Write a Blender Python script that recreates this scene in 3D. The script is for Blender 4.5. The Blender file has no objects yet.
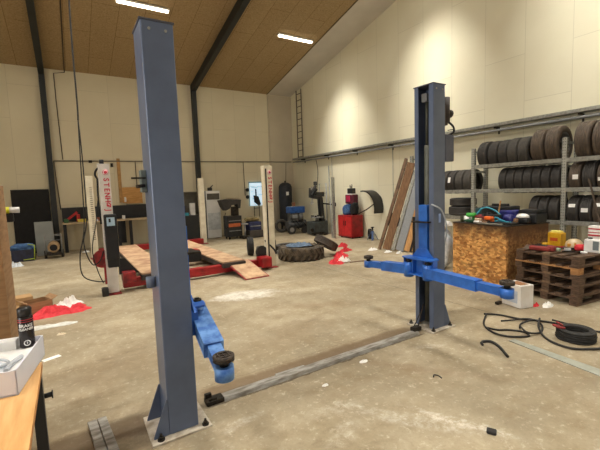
import bpy, bmesh, math, random
from mathutils import Vector, Matrix, Euler, noise
random.seed(7)
PI = math.pi
S = bpy.context.scene
COL = S.collection

# ------------------------------------------------------------------ helpers
def lin(c):
    out = []
    for v in c:
        v = v / 255.0
        out.append(v / 12.92 if v <= 0.04045 else ((v + 0.055) / 1.055) ** 2.4)
    return (*out, 1.0)

class NT:
    def __init__(s, name):
        s.m = bpy.data.materials.new(name); s.m.use_nodes = True
        s.t = s.m.node_tree; s.n = s.t.nodes; s.b = s.n['Principled BSDF']
        s.tc = s.n.new('ShaderNodeTexCoord')
    def link(s, a, b): s.t.links.new(a, b)
    def noise(s, scale, detail=4, rough=.55, vec=None, stretch=None):
        n = s.n.new('ShaderNodeTexNoise'); n.inputs['Scale'].default_value = scale
        n.inputs['Detail'].default_value = detail; n.inputs['Roughness'].default_value = rough
        v = vec or s.tc.outputs['Object']
        if stretch:
            mp = s.n.new('ShaderNodeMapping'); mp.inputs['Scale'].default_value = stretch
            s.link(v, mp.inputs[0]); v = mp.outputs[0]
        s.link(v, n.inputs['Vector']); return n.outputs['Fac']
    def ramp(s, fac, a, b, ca=(0, 0, 0, 1), cb=(1, 1, 1, 1)):
        r = s.n.new('ShaderNodeValToRGB'); e = r.color_ramp.elements
        e[0].position = a; e[1].position = b; e[0].color = ca; e[1].color = cb
        s.link(fac, r.inputs[0]); return r.outputs[0]
    def mix(s, fac, a, b, mode='MIX'):
        n = s.n.new('ShaderNodeMix'); n.data_type = 'RGBA'; n.blend_type = mode
        for v, i in ((fac, 0), (a, 6), (b, 7)):
            if hasattr(v, 'is_output') or hasattr(v, 'links'): s.link(v, n.inputs[i])
            else: n.inputs[i].default_value = v
        return n.outputs[2]
    def math(s, op, a, b=0.0, c=None, clamp=False):
        n = s.n.new('ShaderNodeMath'); n.operation = op; n.use_clamp = clamp
        for i, v in enumerate((a, b, c)):
            if v is None: continue
            if hasattr(v, 'links'): s.link(v, n.inputs[i])
            else: n.inputs[i].default_value = v
        return n.outputs[0]
    def sep(s, v=None):
        n = s.n.new('ShaderNodeSeparateXYZ'); s.link(v or s.tc.outputs['Object'], n.inputs[0]); return n.outputs
    def bump(s, h, strength, dist=.01):
        n = s.n.new('ShaderNodeBump'); n.inputs['Strength'].default_value = strength
        n.inputs['Distance'].default_value = dist; s.link(h, n.inputs['Height'])
        s.link(n.outputs[0], s.b.inputs['Normal'])
    def base(s, c):
        if hasattr(c, 'links'): s.link(c, s.b.inputs['Base Color'])
        else: s.b.inputs['Base Color'].default_value = c

MATS = {}
def M(name, c1, c2=None, scale=8, rough=.6, metal=0.0, bump=0.0, lo=.35, hi=.65, stretch=None, detail=4, spec=None):
    if name in MATS: return MATS[name]
    k = NT(name)
    f = k.noise(scale, detail, stretch=stretch)
    c2 = c2 or tuple(max(0, v * .88) for v in c1)
    k.base(k.ramp(f, lo, hi, lin(c2), lin(c1)))
    k.b.inputs['Roughness'].default_value = rough; k.b.inputs['Metallic'].default_value = metal
    if spec is not None: k.b.inputs['Specular IOR Level'].default_value = spec
    if bump: k.bump(f, bump)
    MATS[name] = k.m; return k.m

def emis(name, c, strength):
    k = NT(name); k.base(lin(c)); k.b.inputs['Emission Color'].default_value = lin(c)
    k.b.inputs['Emission Strength'].default_value = strength; return k.m

def frame(d):
    d = Vector(d).normalized()
    a = Vector((0, 0, 1)) if abs(d.z) < .9 else Vector((1, 0, 0))
    u = d.cross(a).normalized(); return u, d.cross(u).normalized(), d

class MB:
    """collects shapes into one mesh"""
    def __init__(s): s.bm = bmesh.new()
    def box(s, c, size, rot=None, bev=0.0, taper=None):
        r = bmesh.ops.create_cube(s.bm, size=1.0); vs = r['verts']
        m = (rot.to_matrix() if isinstance(rot, Euler) else (rot or Matrix.Identity(3)))
        for v in vs:
            p = Vector((v.co.x * size[0], v.co.y * size[1], v.co.z * size[2]))
            if taper and v.co.z > 0: p.x *= taper[0]; p.y *= taper[1]
            v.co = m @ p + Vector(c)
        if bev:
            es = list({e for v in vs for e in v.link_edges})
            bmesh.ops.bevel(s.bm, geom=es, offset=bev, segments=2, affect='EDGES', profile=.5)
        return s
    def beam(s, p0, p1, w, h, bev=0.0, wide=None):
        p0, p1 = Vector(p0), Vector(p1); d = p1 - p0
        z = d.normalized(); up = Vector((0, 0, 1)) if abs(z.z) < .95 else Vector((0, 1, 0))
        x = up.cross(z).normalized()
        if wide: x = Vector(wide) - z * z.dot(Vector(wide)); x.normalize()
        y = z.cross(x)
        rot = Matrix((x, y, z)).transposed()
        return s.box((p0 + p1) / 2, (w, h, d.length), rot, bev)
    def cyl(s, p0, p1, r, r2=None, seg=16, caps=True):
        r2 = r if r2 is None else r2
        p0, p1 = Vector(p0), Vector(p1); u, v, d = frame(p1 - p0)
        a = []; b = []
        for i in range(seg):
            t = 2 * PI * i / seg; o = u * math.cos(t) + v * math.sin(t)
            a.append(s.bm.verts.new(p0 + o * r)); b.append(s.bm.verts.new(p1 + o * r2))
        for i in range(seg):
            j = (i + 1) % seg; f = s.bm.faces.new((a[i], a[j], b[j], b[i])); f.smooth = True
        if caps: s.bm.faces.new(a[::-1]); s.bm.faces.new(b)
        return s
    def tube(s, pts, r, seg=8, smooth=6, closed=False):
        P = [Vector(p) for p in pts]
        if smooth > 1 and len(P) > 2:
            Q = []; n = len(P)
            rng = range(n if closed else n - 1)
            for i in rng:
                g = (lambda k: P[k % n]) if closed else (lambda k: P[max(0, min(n - 1, k))])
                a, b, c, d = g(i - 1), g(i), g(i + 1), g(i + 2)
                for k in range(smooth):
                    t = k / smooth
                    Q.append(.5 * ((2 * b) + (c - a) * t + (2 * a - 5 * b + 4 * c - d) * t * t + (3 * b - a - 3 * c + d) * t ** 3))
            if not closed: Q.append(P[-1])
            P = Q
        rings = []; n = len(P); prev = None
        for i, p in enumerate(P):
            d = (P[(i + 1) % n] - P[i - 1]) if closed else (P[min(i + 1, n - 1)] - P[max(i - 1, 0)])
            if d.length < 1e-7: d = Vector((0, 0, 1))
            d.normalize()
            if prev is None: u, _, _ = frame(d)
            else:
                u = prev - d * prev.dot(d)
                if u.length < 1e-6: u, _, _ = frame(d)
                u.normalize()
            prev = u; v = d.cross(u)
            rings.append([s.bm.verts.new(p + (u * math.cos(2 * PI * k / seg) + v * math.sin(2 * PI * k / seg)) * r) for k in range(seg)])
        for i in range(n if closed else n - 1):
            A, B = rings[i], rings[(i + 1) % n]
            for k in range(seg):
                j = (k + 1) % seg; f = s.bm.faces.new((A[k], A[j], B[j], B[k])); f.smooth = True
        if not closed: s.bm.faces.new(rings[0][::-1]); s.bm.faces.new(rings[-1])
        return s
    def lathe(s, prof, c=(0, 0, 0), axis=(0, 0, 1), seg=32, closed=False, smooth=True):
        """prof: list of (radius, height along axis)"""
        u, v, d = frame(axis); c = Vector(c); rings = []
        for (r, h) in prof:
            if r < 1e-6: rings.append([s.bm.verts.new(c + d * h)])
            else: rings.append([s.bm.verts.new(c + d * h + (u * math.cos(2 * PI * k / seg) + v * math.sin(2 * PI * k / seg)) * r) for k in range(seg)])
        idx = range(len(rings)) if closed else range(len(rings) - 1)
        for i in idx:
            A, B = rings[i], rings[(i + 1) % len(rings)]
            for k in range(seg):
                j = (k + 1) % seg
                if len(A) == 1 and len(B) == 1: continue
                if len(A) == 1: f = s.bm.faces.new((A[0], B[j], B[k]))
                elif len(B) == 1: f = s.bm.faces.new((A[k], A[j], B[0]))
                else: f = s.bm.faces.new((A[k], A[j], B[j], B[k]))
                f.smooth = smooth
        return s
    def prism(s, poly, origin, ux, uy, ext):
        """poly 2-D in the ux,uy plane, extruded by vector ext"""
        o, ux, uy, e = Vector(origin), Vector(ux), Vector(uy), Vector(ext)
        a = [s.bm.verts.new(o + ux * x + uy * y) for x, y in poly]
        b = [s.bm.verts.new(v.co + e) for v in a]
        s.bm.faces.new(a[::-1]); s.bm.faces.new(b)
        for i in range(len(a)):
            j = (i + 1) % len(a); s.bm.faces.new((a[i], a[j], b[j], b[i]))
        return s
    def crumple(s, c, rx, ry, h, seed=0, rot=0, n=22, flat=.25, wav=0.25):
        """a crumpled cloth or bag: a closed lumpy sheet lying on z = c.z"""
        rings = []; cz = Vector(c)
        for i in range(1, n // 2 + 1):
            t = i / (n // 2); ring = []
            for k in range(n * 2):
                a = 2 * PI * k / (n * 2)
                e = 1 + wav * (noise.noise(Vector((math.cos(a) * 1.6, math.sin(a) * 1.6, seed * 7.1)))) + .1 * noise.noise(Vector((math.cos(a) * 5, math.sin(a) * 5, seed)))
                x, y = math.cos(a) * rx * t * e, math.sin(a) * ry * t * e
                q = abs(noise.noise(Vector((x / max(rx, ry) * 3.2, y / max(rx, ry) * 3.2, seed * 3.3)))) * 1.6 + .35 * abs(noise.noise(Vector((x * 9 / rx, y * 9 / ry, seed))))
                z = h * (1 - t ** 3) * (flat + q) + .002
                xr = x * math.cos(rot) - y * math.sin(rot); yr = x * math.sin(rot) + y * math.cos(rot)
                ring.append(s.bm.verts.new(cz + Vector((xr, yr, z if t < 1 else 0.001))))
            rings.append(ring)
        top = s.bm.verts.new(cz + Vector((0, 0, h * (flat + .5))))
        m = n * 2
        for k in range(m): s.bm.faces.new((top, rings[0][k], rings[0][(k + 1) % m]))
        for A, B in zip(rings, rings[1:]):
            for k in range(m):
                j = (k + 1) % m; s.bm.faces.new((A[k], B[k], B[j], A[j]))
        s.bm.faces.new(rings[-1][::-1])
        return s
    def lump(s, c, rx, ry, h, seed=0, sq=.75, amp=.22):
        """a rounded slumped sack or heap standing on z = c.z"""
        r = bmesh.ops.create_icosphere(s.bm, subdivisions=4, radius=1.0); c = Vector(c)
        for v in r['verts']:
            p = v.co.copy(); d = 1 + amp * noise.noise(p * 1.5 + Vector((seed * 5.3, 0, 0))) + amp * .45 * abs(noise.noise(p * 4.2 + Vector((0, seed * 3.1, 0)))) + amp * .2 * noise.noise(p * 9 + Vector((seed, 0, 2)))
            e = Vector([math.copysign(abs(k_) ** sq, k_) for k_ in p])
            v.co = c + Vector((e.x * rx * d, e.y * ry * d, max(0.001, (e.z * d * .5 + .5) * h)))
            for f in v.link_faces: f.smooth = True
        return s
    def build(s, name, mat, parent=None, loc=None, rotz=0.0, label=None, smooth=None):
        bmesh.ops.recalc_face_normals(s.bm, faces=s.bm.faces)
        me = bpy.data.meshes.new(name); s.bm.to_mesh(me); s.bm.free()
        o = bpy.data.objects.new(name, me); COL.objects.link(o)
        for mm in (mat if isinstance(mat, (list, tuple)) else [mat]): me.materials.append(mm)
        if parent: o.parent = parent
        if loc: o.location = loc
        if rotz: o.rotation_euler = (0, 0, rotz)
        if label: o['label'] = label
        return o

def tag(o, label, cat, group=None, kind=None):
    o['label'] = label; o['category'] = cat
    if group: o['group'] = group
    if kind: o['kind'] = kind
    return o
def thing(name, label, cat, loc=(0, 0, 0), rotz=0.0, group=None):
    o = bpy.data.objects.new(name, None); COL.objects.link(o)
    o.empty_display_size = .1
    o.location = loc; o.rotation_euler = (0, 0, rotz)
    return tag(o, label, cat, group)
def struct(o): o['kind'] = 'structure'; return o
def copy_tree(o, parent=None):
    c = o.copy(); COL.objects.link(c); c.parent = parent
    for ch in list(o.children): copy_tree(ch, c)
    return c

def text_mesh(name, body, size, mat, parent, M4, extrude=.001, wrap=None, align='CENTER', bold=0.0, label=None):
    cu = bpy.data.curves.new('lettering_curve', 'FONT'); cu.body = body; cu.size = size
    cu.align_x = align; cu.align_y = 'CENTER'; cu.extrude = extrude; cu.offset = bold
    t = bpy.data.objects.new('lettering_source', cu); COL.objects.link(t)
    dg = bpy.context.evaluated_depsgraph_get(); dg.update()
    me = bpy.data.meshes.new_from_object(t.evaluated_get(dg)); me.name = name
    bpy.data.objects.remove(t); bpy.data.curves.remove(cu)
    if wrap:
        for v in me.vertices:
            x, y, z = v.co; rr = wrap + z
            v.co = (rr * math.sin(x / wrap), -rr * math.cos(x / wrap), y)
    o = bpy.data.objects.new(name, me); COL.objects.link(o); me.materials.clear(); me.materials.append(mat)
    o.matrix_local = M4
    if parent: o.parent = parent
    if label: o['label'] = label
    return o
def mat4(origin, ux, uy):
    ux, uy = Vector(ux).normalized(), Vector(uy).normalized(); uz = ux.cross(uy)
    m = Matrix((ux, uy, uz)).transposed().to_4x4(); m.translation = Vector(origin); return m

# ------------------------------------------------------------------ materials
steel_blue = M('blue_grey_paint', (98, 111, 137), (84, 97, 122), 3.5, .34, .1, .05, .3, .7)
column_paint = steel_blue
arm_blue = M('bright_blue_paint', (46, 108, 198), (34, 88, 170), 9, .38, .05, .1, .3, .6)
arm_blue_worn = M('worn_blue_paint', (104, 148, 205), (52, 98, 168), 14, .45, .1, .15, .38, .62)
dark_steel = M('dark_greasy_steel', (62, 56, 48), (30, 27, 24), 25, .5, .6, .3)
rubber = M('black_rubber', (44, 42, 40), (30, 29, 28), 18, .75, 0, .1)
rubber_pad = M('worn_pad_rubber', (74, 62, 50), (36, 30, 25), 40, .8, 0, .5)
zinc = M('galvanised_steel', (172, 172, 164), (140, 140, 134), 22, .45, .55, .05)
bare_steel = M('scratched_steel', (178, 176, 170), (120, 114, 104), 7, .5, .3, .2, stretch=(1, 4, 4))
black_paint = M('black_paint', (30, 31, 34), (21, 22, 24), 6, .45)
black_matt = M('matt_black', (26, 26, 28), (18, 18, 20), 10, .8)
beam_paint = M('dark_green_black_steel', (36, 40, 40), (26, 29, 29), 3, .5)
red_paint = M('red_paint', (170, 30, 34), (128, 20, 24), 6, .4, .05, .05)
red_dark = M('dirty_red_paint', (160, 38, 40), (96, 24, 26), 9, .55, .05, .2)
cream = M('cream_paint', (226, 218, 196), (206, 196, 170), 5, .5)
white_pl = M('white_plastic', (236, 235, 232), (222, 220, 216), 6, .4)
white_paper = M('white_paper', (240, 239, 234), (228, 226, 220), 30, .8)
box_white = M('white_glossy_card', (226, 228, 238), (214, 216, 228), 3, .45)
cardboard = M('cardboard', (166, 130, 92), (142, 108, 74), 5, .85, 0, .1, stretch=(1, 1, 8))
card_light = M('pale_cardboard', (196, 158, 112), (176, 138, 92), 7, .85)
ply = M('plywood_top', (226, 180, 120), (204, 152, 92), 4, .5, 0, .05, .3, .7, stretch=(9, 1.2, 4))
ply_edge = M('plywood_edge', (205, 150, 92), (150, 98, 52), 60, .7, stretch=(.2, .2, 6))
board_tan = M('worn_chipboard_tan', (200, 168, 132), (158, 118, 90), 5, .7, 0, .1, .35, .65)
plank = M('old_brown_wood', (158, 118, 78), (104, 72, 44), 6, .75, 0, .2, .3, .7, stretch=(6, 6, .7))
plank2 = M('pale_timber', (206, 160, 104), (170, 122, 74), 6, .75, 0, .1, .3, .7, stretch=(6, 6, .7))
pallet_wood = M('weathered_pallet_wood', (112, 88, 68), (58, 43, 34), 5, .85, 0, .3, .3, .7, stretch=(1, 3, 9))
pallet_new = M('newer_pallet_board', (190, 140, 88), (140, 98, 60), 5, .85, 0, .2, .3, .7, stretch=(3, 1, 9))
blue_pl = M('blue_plastic', (44, 92, 160), (30, 66, 124), 12, .45)
blue_cloth = M('faded_blue_cloth', (80, 120, 170), (44, 74, 120), 14, .85, 0, .2)
red_cloth = M('bright_red_cloth', (222, 52, 62), (190, 30, 40), 14, .7, 0, .2)
orange_pl = M('orange_plastic', (232, 112, 40), (210, 90, 26), 8, .5)
green_pl = M('green_plastic', (70, 176, 64), (44, 140, 46), 8, .5)
yellow_pl = M('yellow_plastic', (226, 178, 30), (200, 150, 20), 8, .5)
yellow_neon = M('bright_yellow', (230, 226, 50), (214, 206, 40), 8, .5)
teal_pl = M('teal_plastic', (60, 160, 180), (36, 120, 150), 8, .5)
pink_pl = M('magenta_red', (190, 40, 84), (150, 26, 60), 8, .5)
purple_bl = M('deep_blue_purple', (44, 46, 124), (28, 30, 90), 8, .5)
grey_pl = M('grey_plastic', (150, 152, 152), (126, 128, 128), 8, .5)
grey_panel = M('grey_sheet', (158, 162, 160), (142, 146, 144), 2, .5)
screen_dk = M('dark_glass_panel', (40, 44, 52), (30, 34, 40), 3, .15)
hose_grey = M('clear_grey_hose', (190, 200, 206), (160, 170, 178), 20, .3)
letter_red = M('red_lettering', (196, 44, 66), (182, 36, 58), 30, .5)
letter_white = M('white_lettering', (236, 236, 236), (226, 226, 226), 30, .5)
tape_red = M('red_stripe', (190, 40, 50), (170, 30, 40), 30, .5)
bag_mat = M('white_polythene', (232, 236, 240), (196, 204, 212), 16, .35)
amber = M('amber_glass', (226, 170, 80), (190, 130, 50), 8, .25)

def wall_mat(name, axis, base, lo, off=(0, 0), row=.87, brick=2.6):
    """painted panel wall, seams of tall boards"""
    k = NT(name)
    x, y, z = k.sep()
    comb = k.n.new('ShaderNodeCombineXYZ')
    k.link(z, comb.inputs[0]); k.link(x if axis == 'x' else y, comb.inputs[1])
    mp = k.n.new('ShaderNodeMapping'); mp.inputs['Location'].default_value = (off[1], off[0], 0)
    k.link(comb.outputs[0], mp.inputs[0])
    br = k.n.new('ShaderNodeTexBrick'); k.link(mp.outputs[0], br.inputs[0])
    br.inputs['Scale'].default_value = 1.0; br.inputs['Mortar Size'].default_value = .006
    br.inputs['Mortar Smooth'].default_value = .3
    br.inputs['Brick Width'].default_value = brick; br.inputs['Row Height'].default_value = row; br.offset = .37
    br.inputs['Color1'].default_value = (1, 1, 1, 1); br.inputs['Color2'].default_value = (.965, .965, .96, 1)
    br.inputs['Mortar'].default_value = (.80, .79, .77, 1)
    n1 = k.noise(.7, 5); c = k.ramp(n1, .3, .7, lin(lo), lin(base))
    c = k.mix(1.0, c, br.outputs['Color'], 'MULTIPLY')
    # scuffs and drip marks low on the wall
    n2 = k.noise(1.4, 6, .65, stretch=(3, 3, .5))
    h = k.math('MULTIPLY', k.ramp(n2, .5, .78), k.math('SUBTRACT', 1.0, k.math('DIVIDE', z, 1.5), clamp=True))
    c = k.mix(k.math('MULTIPLY', h, .5), c, lin((150, 136, 112)))
    k.base(c); k.b.inputs['Roughness'].default_value = .75
    k.bump(br.outputs['Color'], .25, .004)
    return k.m

def ceiling_mat():
    k = NT('wood_wool_ceiling_panels')
    x, y, z = k.sep()
    br = k.n.new('ShaderNodeTexBrick')
    comb = k.n.new('ShaderNodeCombineXYZ'); k.link(y, comb.inputs[0]); k.link(x, comb.inputs[1])
    mp = k.n.new('ShaderNodeMapping'); mp.inputs['Location'].default_value = (.35, .33, 0); k.link(comb.outputs[0], mp.inputs[0])
    k.link(mp.outputs[0], br.inputs[0]); br.inputs['Scale'].default_value = 1.0
    br.inputs['Brick Width'].default_value = 2.4; br.inputs['Row Height'].default_value = .6
    br.inputs['Mortar Size'].default_value = .010; br.offset = .5; br.inputs['Mortar Smooth'].default_value = .4
    br.inputs['Color1'].default_value = (1, 1, 1, 1); br.inputs['Color2'].default_value = (.92, .91, .89, 1)
    br.inputs['Mortar'].default_value = (.62, .58, .50, 1)
    n = k.noise(26, 6, .7); c = k.ramp(n, .32, .68, lin((138, 116, 82)), lin((184, 160, 120)))
    n3 = k.noise(1.2, 3); c = k.mix(k.math('MULTIPLY', n3, .35), c, lin((146, 120, 82)))
    c = k.mix(1.0, c, br.outputs['Color'], 'MULTIPLY')
    k.base(c); k.b.inputs['Roughness'].default_value = .9; k.bump(n, .5, .01)
    return k.m

def floor_mat():
    k = NT('stained_concrete_floor')
    x, y, z = k.sep()
    base = k.ramp(k.noise(.55, 8, .65), .3, .72, lin((126, 114, 92)), lin((192, 178, 150)))
    # trowel mottling, warm stains, fine grain
    m1 = k.ramp(k.noise(2.3, 9, .72), .44, .70)
    c = k.mix(k.math('MULTIPLY', m1, .68), base, lin((130, 112, 82)))
    m2 = k.ramp(k.noise(1.1, 9, .75, stretch=(1.0, 1.7, 1)), .56, .74)
    c = k.mix(k.math('MULTIPLY', m2, .68), c, lin((102, 84, 60)))
    g = k.noise(38, 4, .7); c = k.mix(k.math('MULTIPLY', k.ramp(g, .5, .75), .35), c, lin((120, 106, 84)))
    g2 = k.noise(15, 5, .8); c = k.mix(k.math('MULTIPLY', k.ramp(g2, .55, .68), .42), c, lin((226, 216, 194)))
    edge = k.noise(4.5, 8, .75)
    edge = k.math('MULTIPLY', k.math('SUBTRACT', edge, .5), 1.0)
    def ell(cx, cy, rx, ry, rot, amt, col, hard=1.6, ns=1.6, grain=None):
        nonlocal c
        ca, sa = math.cos(rot), math.sin(rot)
        dx = k.math('SUBTRACT', x, cx); dy = k.math('SUBTRACT', y, cy)
        u = k.math('DIVIDE', k.math('ADD', k.math('MULTIPLY', dx, ca), k.math('MULTIPLY', dy, sa)), rx)
        v = k.math('DIVIDE', k.math('SUBTRACT', k.math('MULTIPLY', dy, ca), k.math('MULTIPLY', dx, sa)), ry)
        d = k.math('SQRT', k.math('ADD', k.math('MULTIPLY', u, u), k.math('MULTIPLY', v, v)))
        f = k.math('ADD', k.math('SUBTRACT', 1.0, d), k.math('MULTIPLY', edge, ns))
        f = k.math('MULTIPLY', f, hard, clamp=True)
        if grain is not None: f = k.math('MULTIPLY', f, grain)
        c = k.mix(k.math('MULTIPLY', f, amt), c, lin(col))
    def rect(x0, x1, y0, y1, amt, col, soft=.05):
        nonlocal c
        wob = k.math('MULTIPLY', edge, .12)
        yy = k.math('ADD', y, wob)
        fx = k.math('MULTIPLY', k.math('MULTIPLY', k.math('SUBTRACT', x, x0), 1 / .1, clamp=True), k.math('MULTIPLY', k.math('SUBTRACT', x1, x), 1 / .1, clamp=True))
        fy = k.math('MULTIPLY', k.math('MULTIPLY', k.math('SUBTRACT', yy, y0), 1 / soft, clamp=True), k.math('MULTIPLY', k.math('SUBTRACT', y1, yy), 1 / soft, clamp=True))
        c = k.mix(k.math('MULTIPLY', k.math('MULTIPLY', fx, fy), amt), c, lin(col))
    speck = k.math('MULTIPLY', k.ramp(k.noise(13, 9, .85), .44, .60), .6)
    speck2 = k.ramp(k.noise(9, 8, .8), .30, .52)
    ell(2.30, 5.45, .62, .30, -.25, .72, (228, 224, 214), 2.0, 1.6, speck2)       # spilled white powder
    ell(2.9, 5.2, .6, .22, -.2, .5, (232, 224, 206), 1.3, 2.5, speck)
    ell(1.95, 1.72, .55, .10, -.95, .55, (238, 234, 222), 1.8, 2.6, speck)
    ell(2.2, 1.52, .45, .05, -1.1, .8, (242, 238, 228), 2.0, 2.2, speck)
    ell(1.6, 2.15, .34, .10, -.2, .45, (228, 220, 202), 1.5, 2.6, speck)
    ell(1.5, 1.9, .28, .10, .4, .5, (232, 226, 210), 1.5, 2.8, speck)
    ell(.95, 2.4, .20, .06, .2, .5, (232, 226, 212), 1.8, 2.2, speck)
    ell(3.05, 2.45, .2, .06, -.4, .6, (236, 230, 216), 1.8, 2.0, speck)
    ell(2.0, 3.6, .9, .35, .3, .35, (122, 100, 72), 1.2, 2.5)
    ell(2.9, 4.3, .8, .16, -.5, .35, (128, 104, 76), 1.4, 2.5)
    ell(2.65, 2.1, .8, .10, -.9, .35, (124, 100, 74), 1.4, 2.3)
    ell(3.2, 1.35, .5, .10, -.3, .3, (120, 98, 72), 1.4, 2.5)
    ell(.2, 3.9, .8, .5, .3, .35, (126, 102, 74), 1.0, 2.5)
    ell(4.9, 2.4, .55, .8, 0, .35, (126, 108, 84), 1.0, 2.0)
    ell(2.9, 8.9, 1.1, 1.5, 0, .3, (176, 120, 92), 1.0, 2.2)
    ell(-.3, 6.0, .9, .8, 0, .3, (132, 108, 78), 1.0, 2.2)
    ell(6.2, 10.8, 2.4, 1.6, 0, .3, (126, 108, 84), 1.0, 2.2)
    rect(.75, 3.3, 2.79, 3.03, .72, (108, 86, 62), .06)                          # rusty track of the removed plate
    rect(.75, 3.3, 2.70, 2.735, .8, (72, 60, 48), .012)
    rect(.75, 3.3, 3.03, 3.055, .5, (112, 92, 70), .015)
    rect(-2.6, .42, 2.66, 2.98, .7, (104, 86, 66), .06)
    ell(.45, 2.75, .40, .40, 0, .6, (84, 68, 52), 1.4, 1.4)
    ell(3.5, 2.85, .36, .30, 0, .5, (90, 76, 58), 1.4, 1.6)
    # saw cut joint running away past the right hand column, and one across
    jx = k.math('ABSOLUTE', k.math('SUBTRACT', k.math('ADD', x, k.math('MULTIPLY', edge, .02)), 4.47))
    c = k.mix(k.math('MULTIPLY', k.math('LESS_THAN', jx, .007), .75), c, lin((84, 72, 56)))
    jy = k.math('ABSOLUTE', k.math('SUBTRACT', k.math('ADD', y, k.math('MULTIPLY', edge, .02)), 5.7))
    jm = k.math('MULTIPLY', k.math('LESS_THAN', jy, .006), k.math('LESS_THAN', x, 4.47))
    c = k.mix(k.math('MULTIPLY', jm, .45), c, lin((104, 90, 70)))
    k.base(c)
    k.link(k.ramp(k.noise(3, 6), .3, .7, (.5, .5, .5, 1), (.8, .8, .8, 1)), k.b.inputs['Roughness'])
    k.b.inputs['Specular IOR Level'].default_value = .35
    k.bump(k.noise(30, 6, .7), .25, .006)
    return k.m

def osb_mat():
    k = NT('greasy_strand_board')
    v = k.n.new('ShaderNodeTexVoronoi'); v.inputs['Scale'].default_value = 30
    mp = k.n.new('ShaderNodeMapping'); mp.inputs['Scale'].default_value = (1, .55, 1.1); mp.inputs['Rotation'].default_value = (.6, .3, .5)
    k.link(k.tc.outputs['Object'], mp.inputs[0]); k.link(mp.outputs[0], v.inputs['Vector'])
    s = k.sep(v.outputs['Color'])
    c = k.ramp(s[0], .1, .85, lin((172, 112, 54)), lin((236, 182, 110)))
    c = k.mix(k.math('MULTIPLY', k.ramp(s[1], .8, .9), .6), c, lin((112, 66, 30)))
    x, y, z = k.sep()
    # dark grease spreading from the top edge
    n = k.noise(2.6, 6, .7)
    f = k.math('ADD', k.math('MULTIPLY', k.math('SUBTRACT', z, .70), 3.2), k.math('MULTIPLY', k.math('SUBTRACT', n, .5), 2.2))
    f = k.math('MULTIPLY', f, 1.5, clamp=True)
    c = k.mix(k.math('MULTIPLY', f, .85), c, lin((58, 40, 28)))
    n2 = k.noise(5, 6, .75); c = k.mix(k.math('MULTIPLY', k.ramp(n2, .54, .66), .6), c, lin((92, 58, 30)))
    # everything behind the left face is mixed browner
    fx = k.math('MULTIPLY', k.math('SUBTRACT', x, .02), 25.0, clamp=True)
    c = k.mix(k.math('MULTIPLY', fx, .62), c, lin((98, 66, 42)))
    k.base(c); k.b.inputs['Roughness'].default_value = .7; k.bump(s[0], .3, .004)
    return k.m

def perforated_mat():
    k = NT('perforated_galvanised_steel')
    x, y, z = k.sep()
    w = k.math('ADD', x, y)
    row = k.math('FLOOR', k.math('DIVIDE', z, .05))
    fz = k.math('ABSOLUTE', k.math('SUBTRACT', k.math('FRACT', k.math('DIVIDE', z, .05)), .5))
    side = k.math('SUBTRACT', k.math('ABSOLUTE', k.math('MULTIPLY', w, 1.0)), .016)
    hole = k.math('MULTIPLY', k.math('LESS_THAN', fz, .22), k.math('LESS_THAN', k.math('ABSOLUTE', side), .006))
    c = k.ramp(k.noise(20), .3, .7, lin((150, 150, 142)), lin((182, 182, 172)))
    c = k.mix(k.math('MULTIPLY', hole, .9), c, lin((50, 48, 44)))
    k.base(c); k.b.inputs['Roughness'].default_value = .5; k.b.inputs['Metallic'].default_value = .3
    return k.m

def tread_mat(name, c1, c2):
    k = NT(name)
    n = k.noise(9, 5); c = k.ramp(n, .3, .7, lin(c2), lin(c1))
    k.base(c); k.b.inputs['Roughness'].default_value = .7
    w = k.noise(60, 3); k.bump(w, .35, .004)
    return k.m

# ------------------------------------------------------------------ room
X0, X1, Y0, Y1 = -6.2, 8.3, -9.8, 13.8
EAVE, SL, RY = 5.55, .22, 2.0
def roof(y): return EAVE + SL * (Y1 - y) if y > RY else EAVE + SL * (Y1 - RY) - SL * (RY - y)
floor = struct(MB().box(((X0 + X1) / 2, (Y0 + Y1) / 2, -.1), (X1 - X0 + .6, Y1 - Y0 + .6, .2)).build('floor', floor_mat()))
struct(MB().box(((X0 + X1) / 2, Y1 + .1, 2.9), (X1 - X0 + .4, .2, 5.8)).build('wall_back', wall_mat('back_wall_panels', 'x', (220, 211, 184), (212, 202, 174), (.35, .2))))
g = [(Y0, 0), (Y1, 0), (Y1, roof(Y1) + .1), (RY, roof(RY) + .1), (Y0, roof(Y0) + .1)]
struct(MB().prism(g, (X1, 0, 0), (0, 1, 0), (0, 0, 1), (.2, 0, 0)).build('wall_right', wall_mat('gable_wall_panels', 'y', (232, 227, 202), (224, 217, 190), (.07, .9))))
gl1 = [(Y0, 0), (-1.4, 0), (-1.4, 3.9), (3.4, 3.9), (3.4, 0), (Y1, 0), (Y1, roof(Y1) + .1), (RY, roof(RY) + .1), (Y0, roof(Y0) + .1)]  # unseen left wall, with an opening added for the side fill light
struct(MB().prism(gl1, (X0 - .2, 0, 0), (0, 1, 0), (0, 0, 1), (.2, 0, 0)).build('wall_left', wall_mat('left_wall_panels', 'y', (218, 206, 178), (208, 196, 166))))
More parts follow.
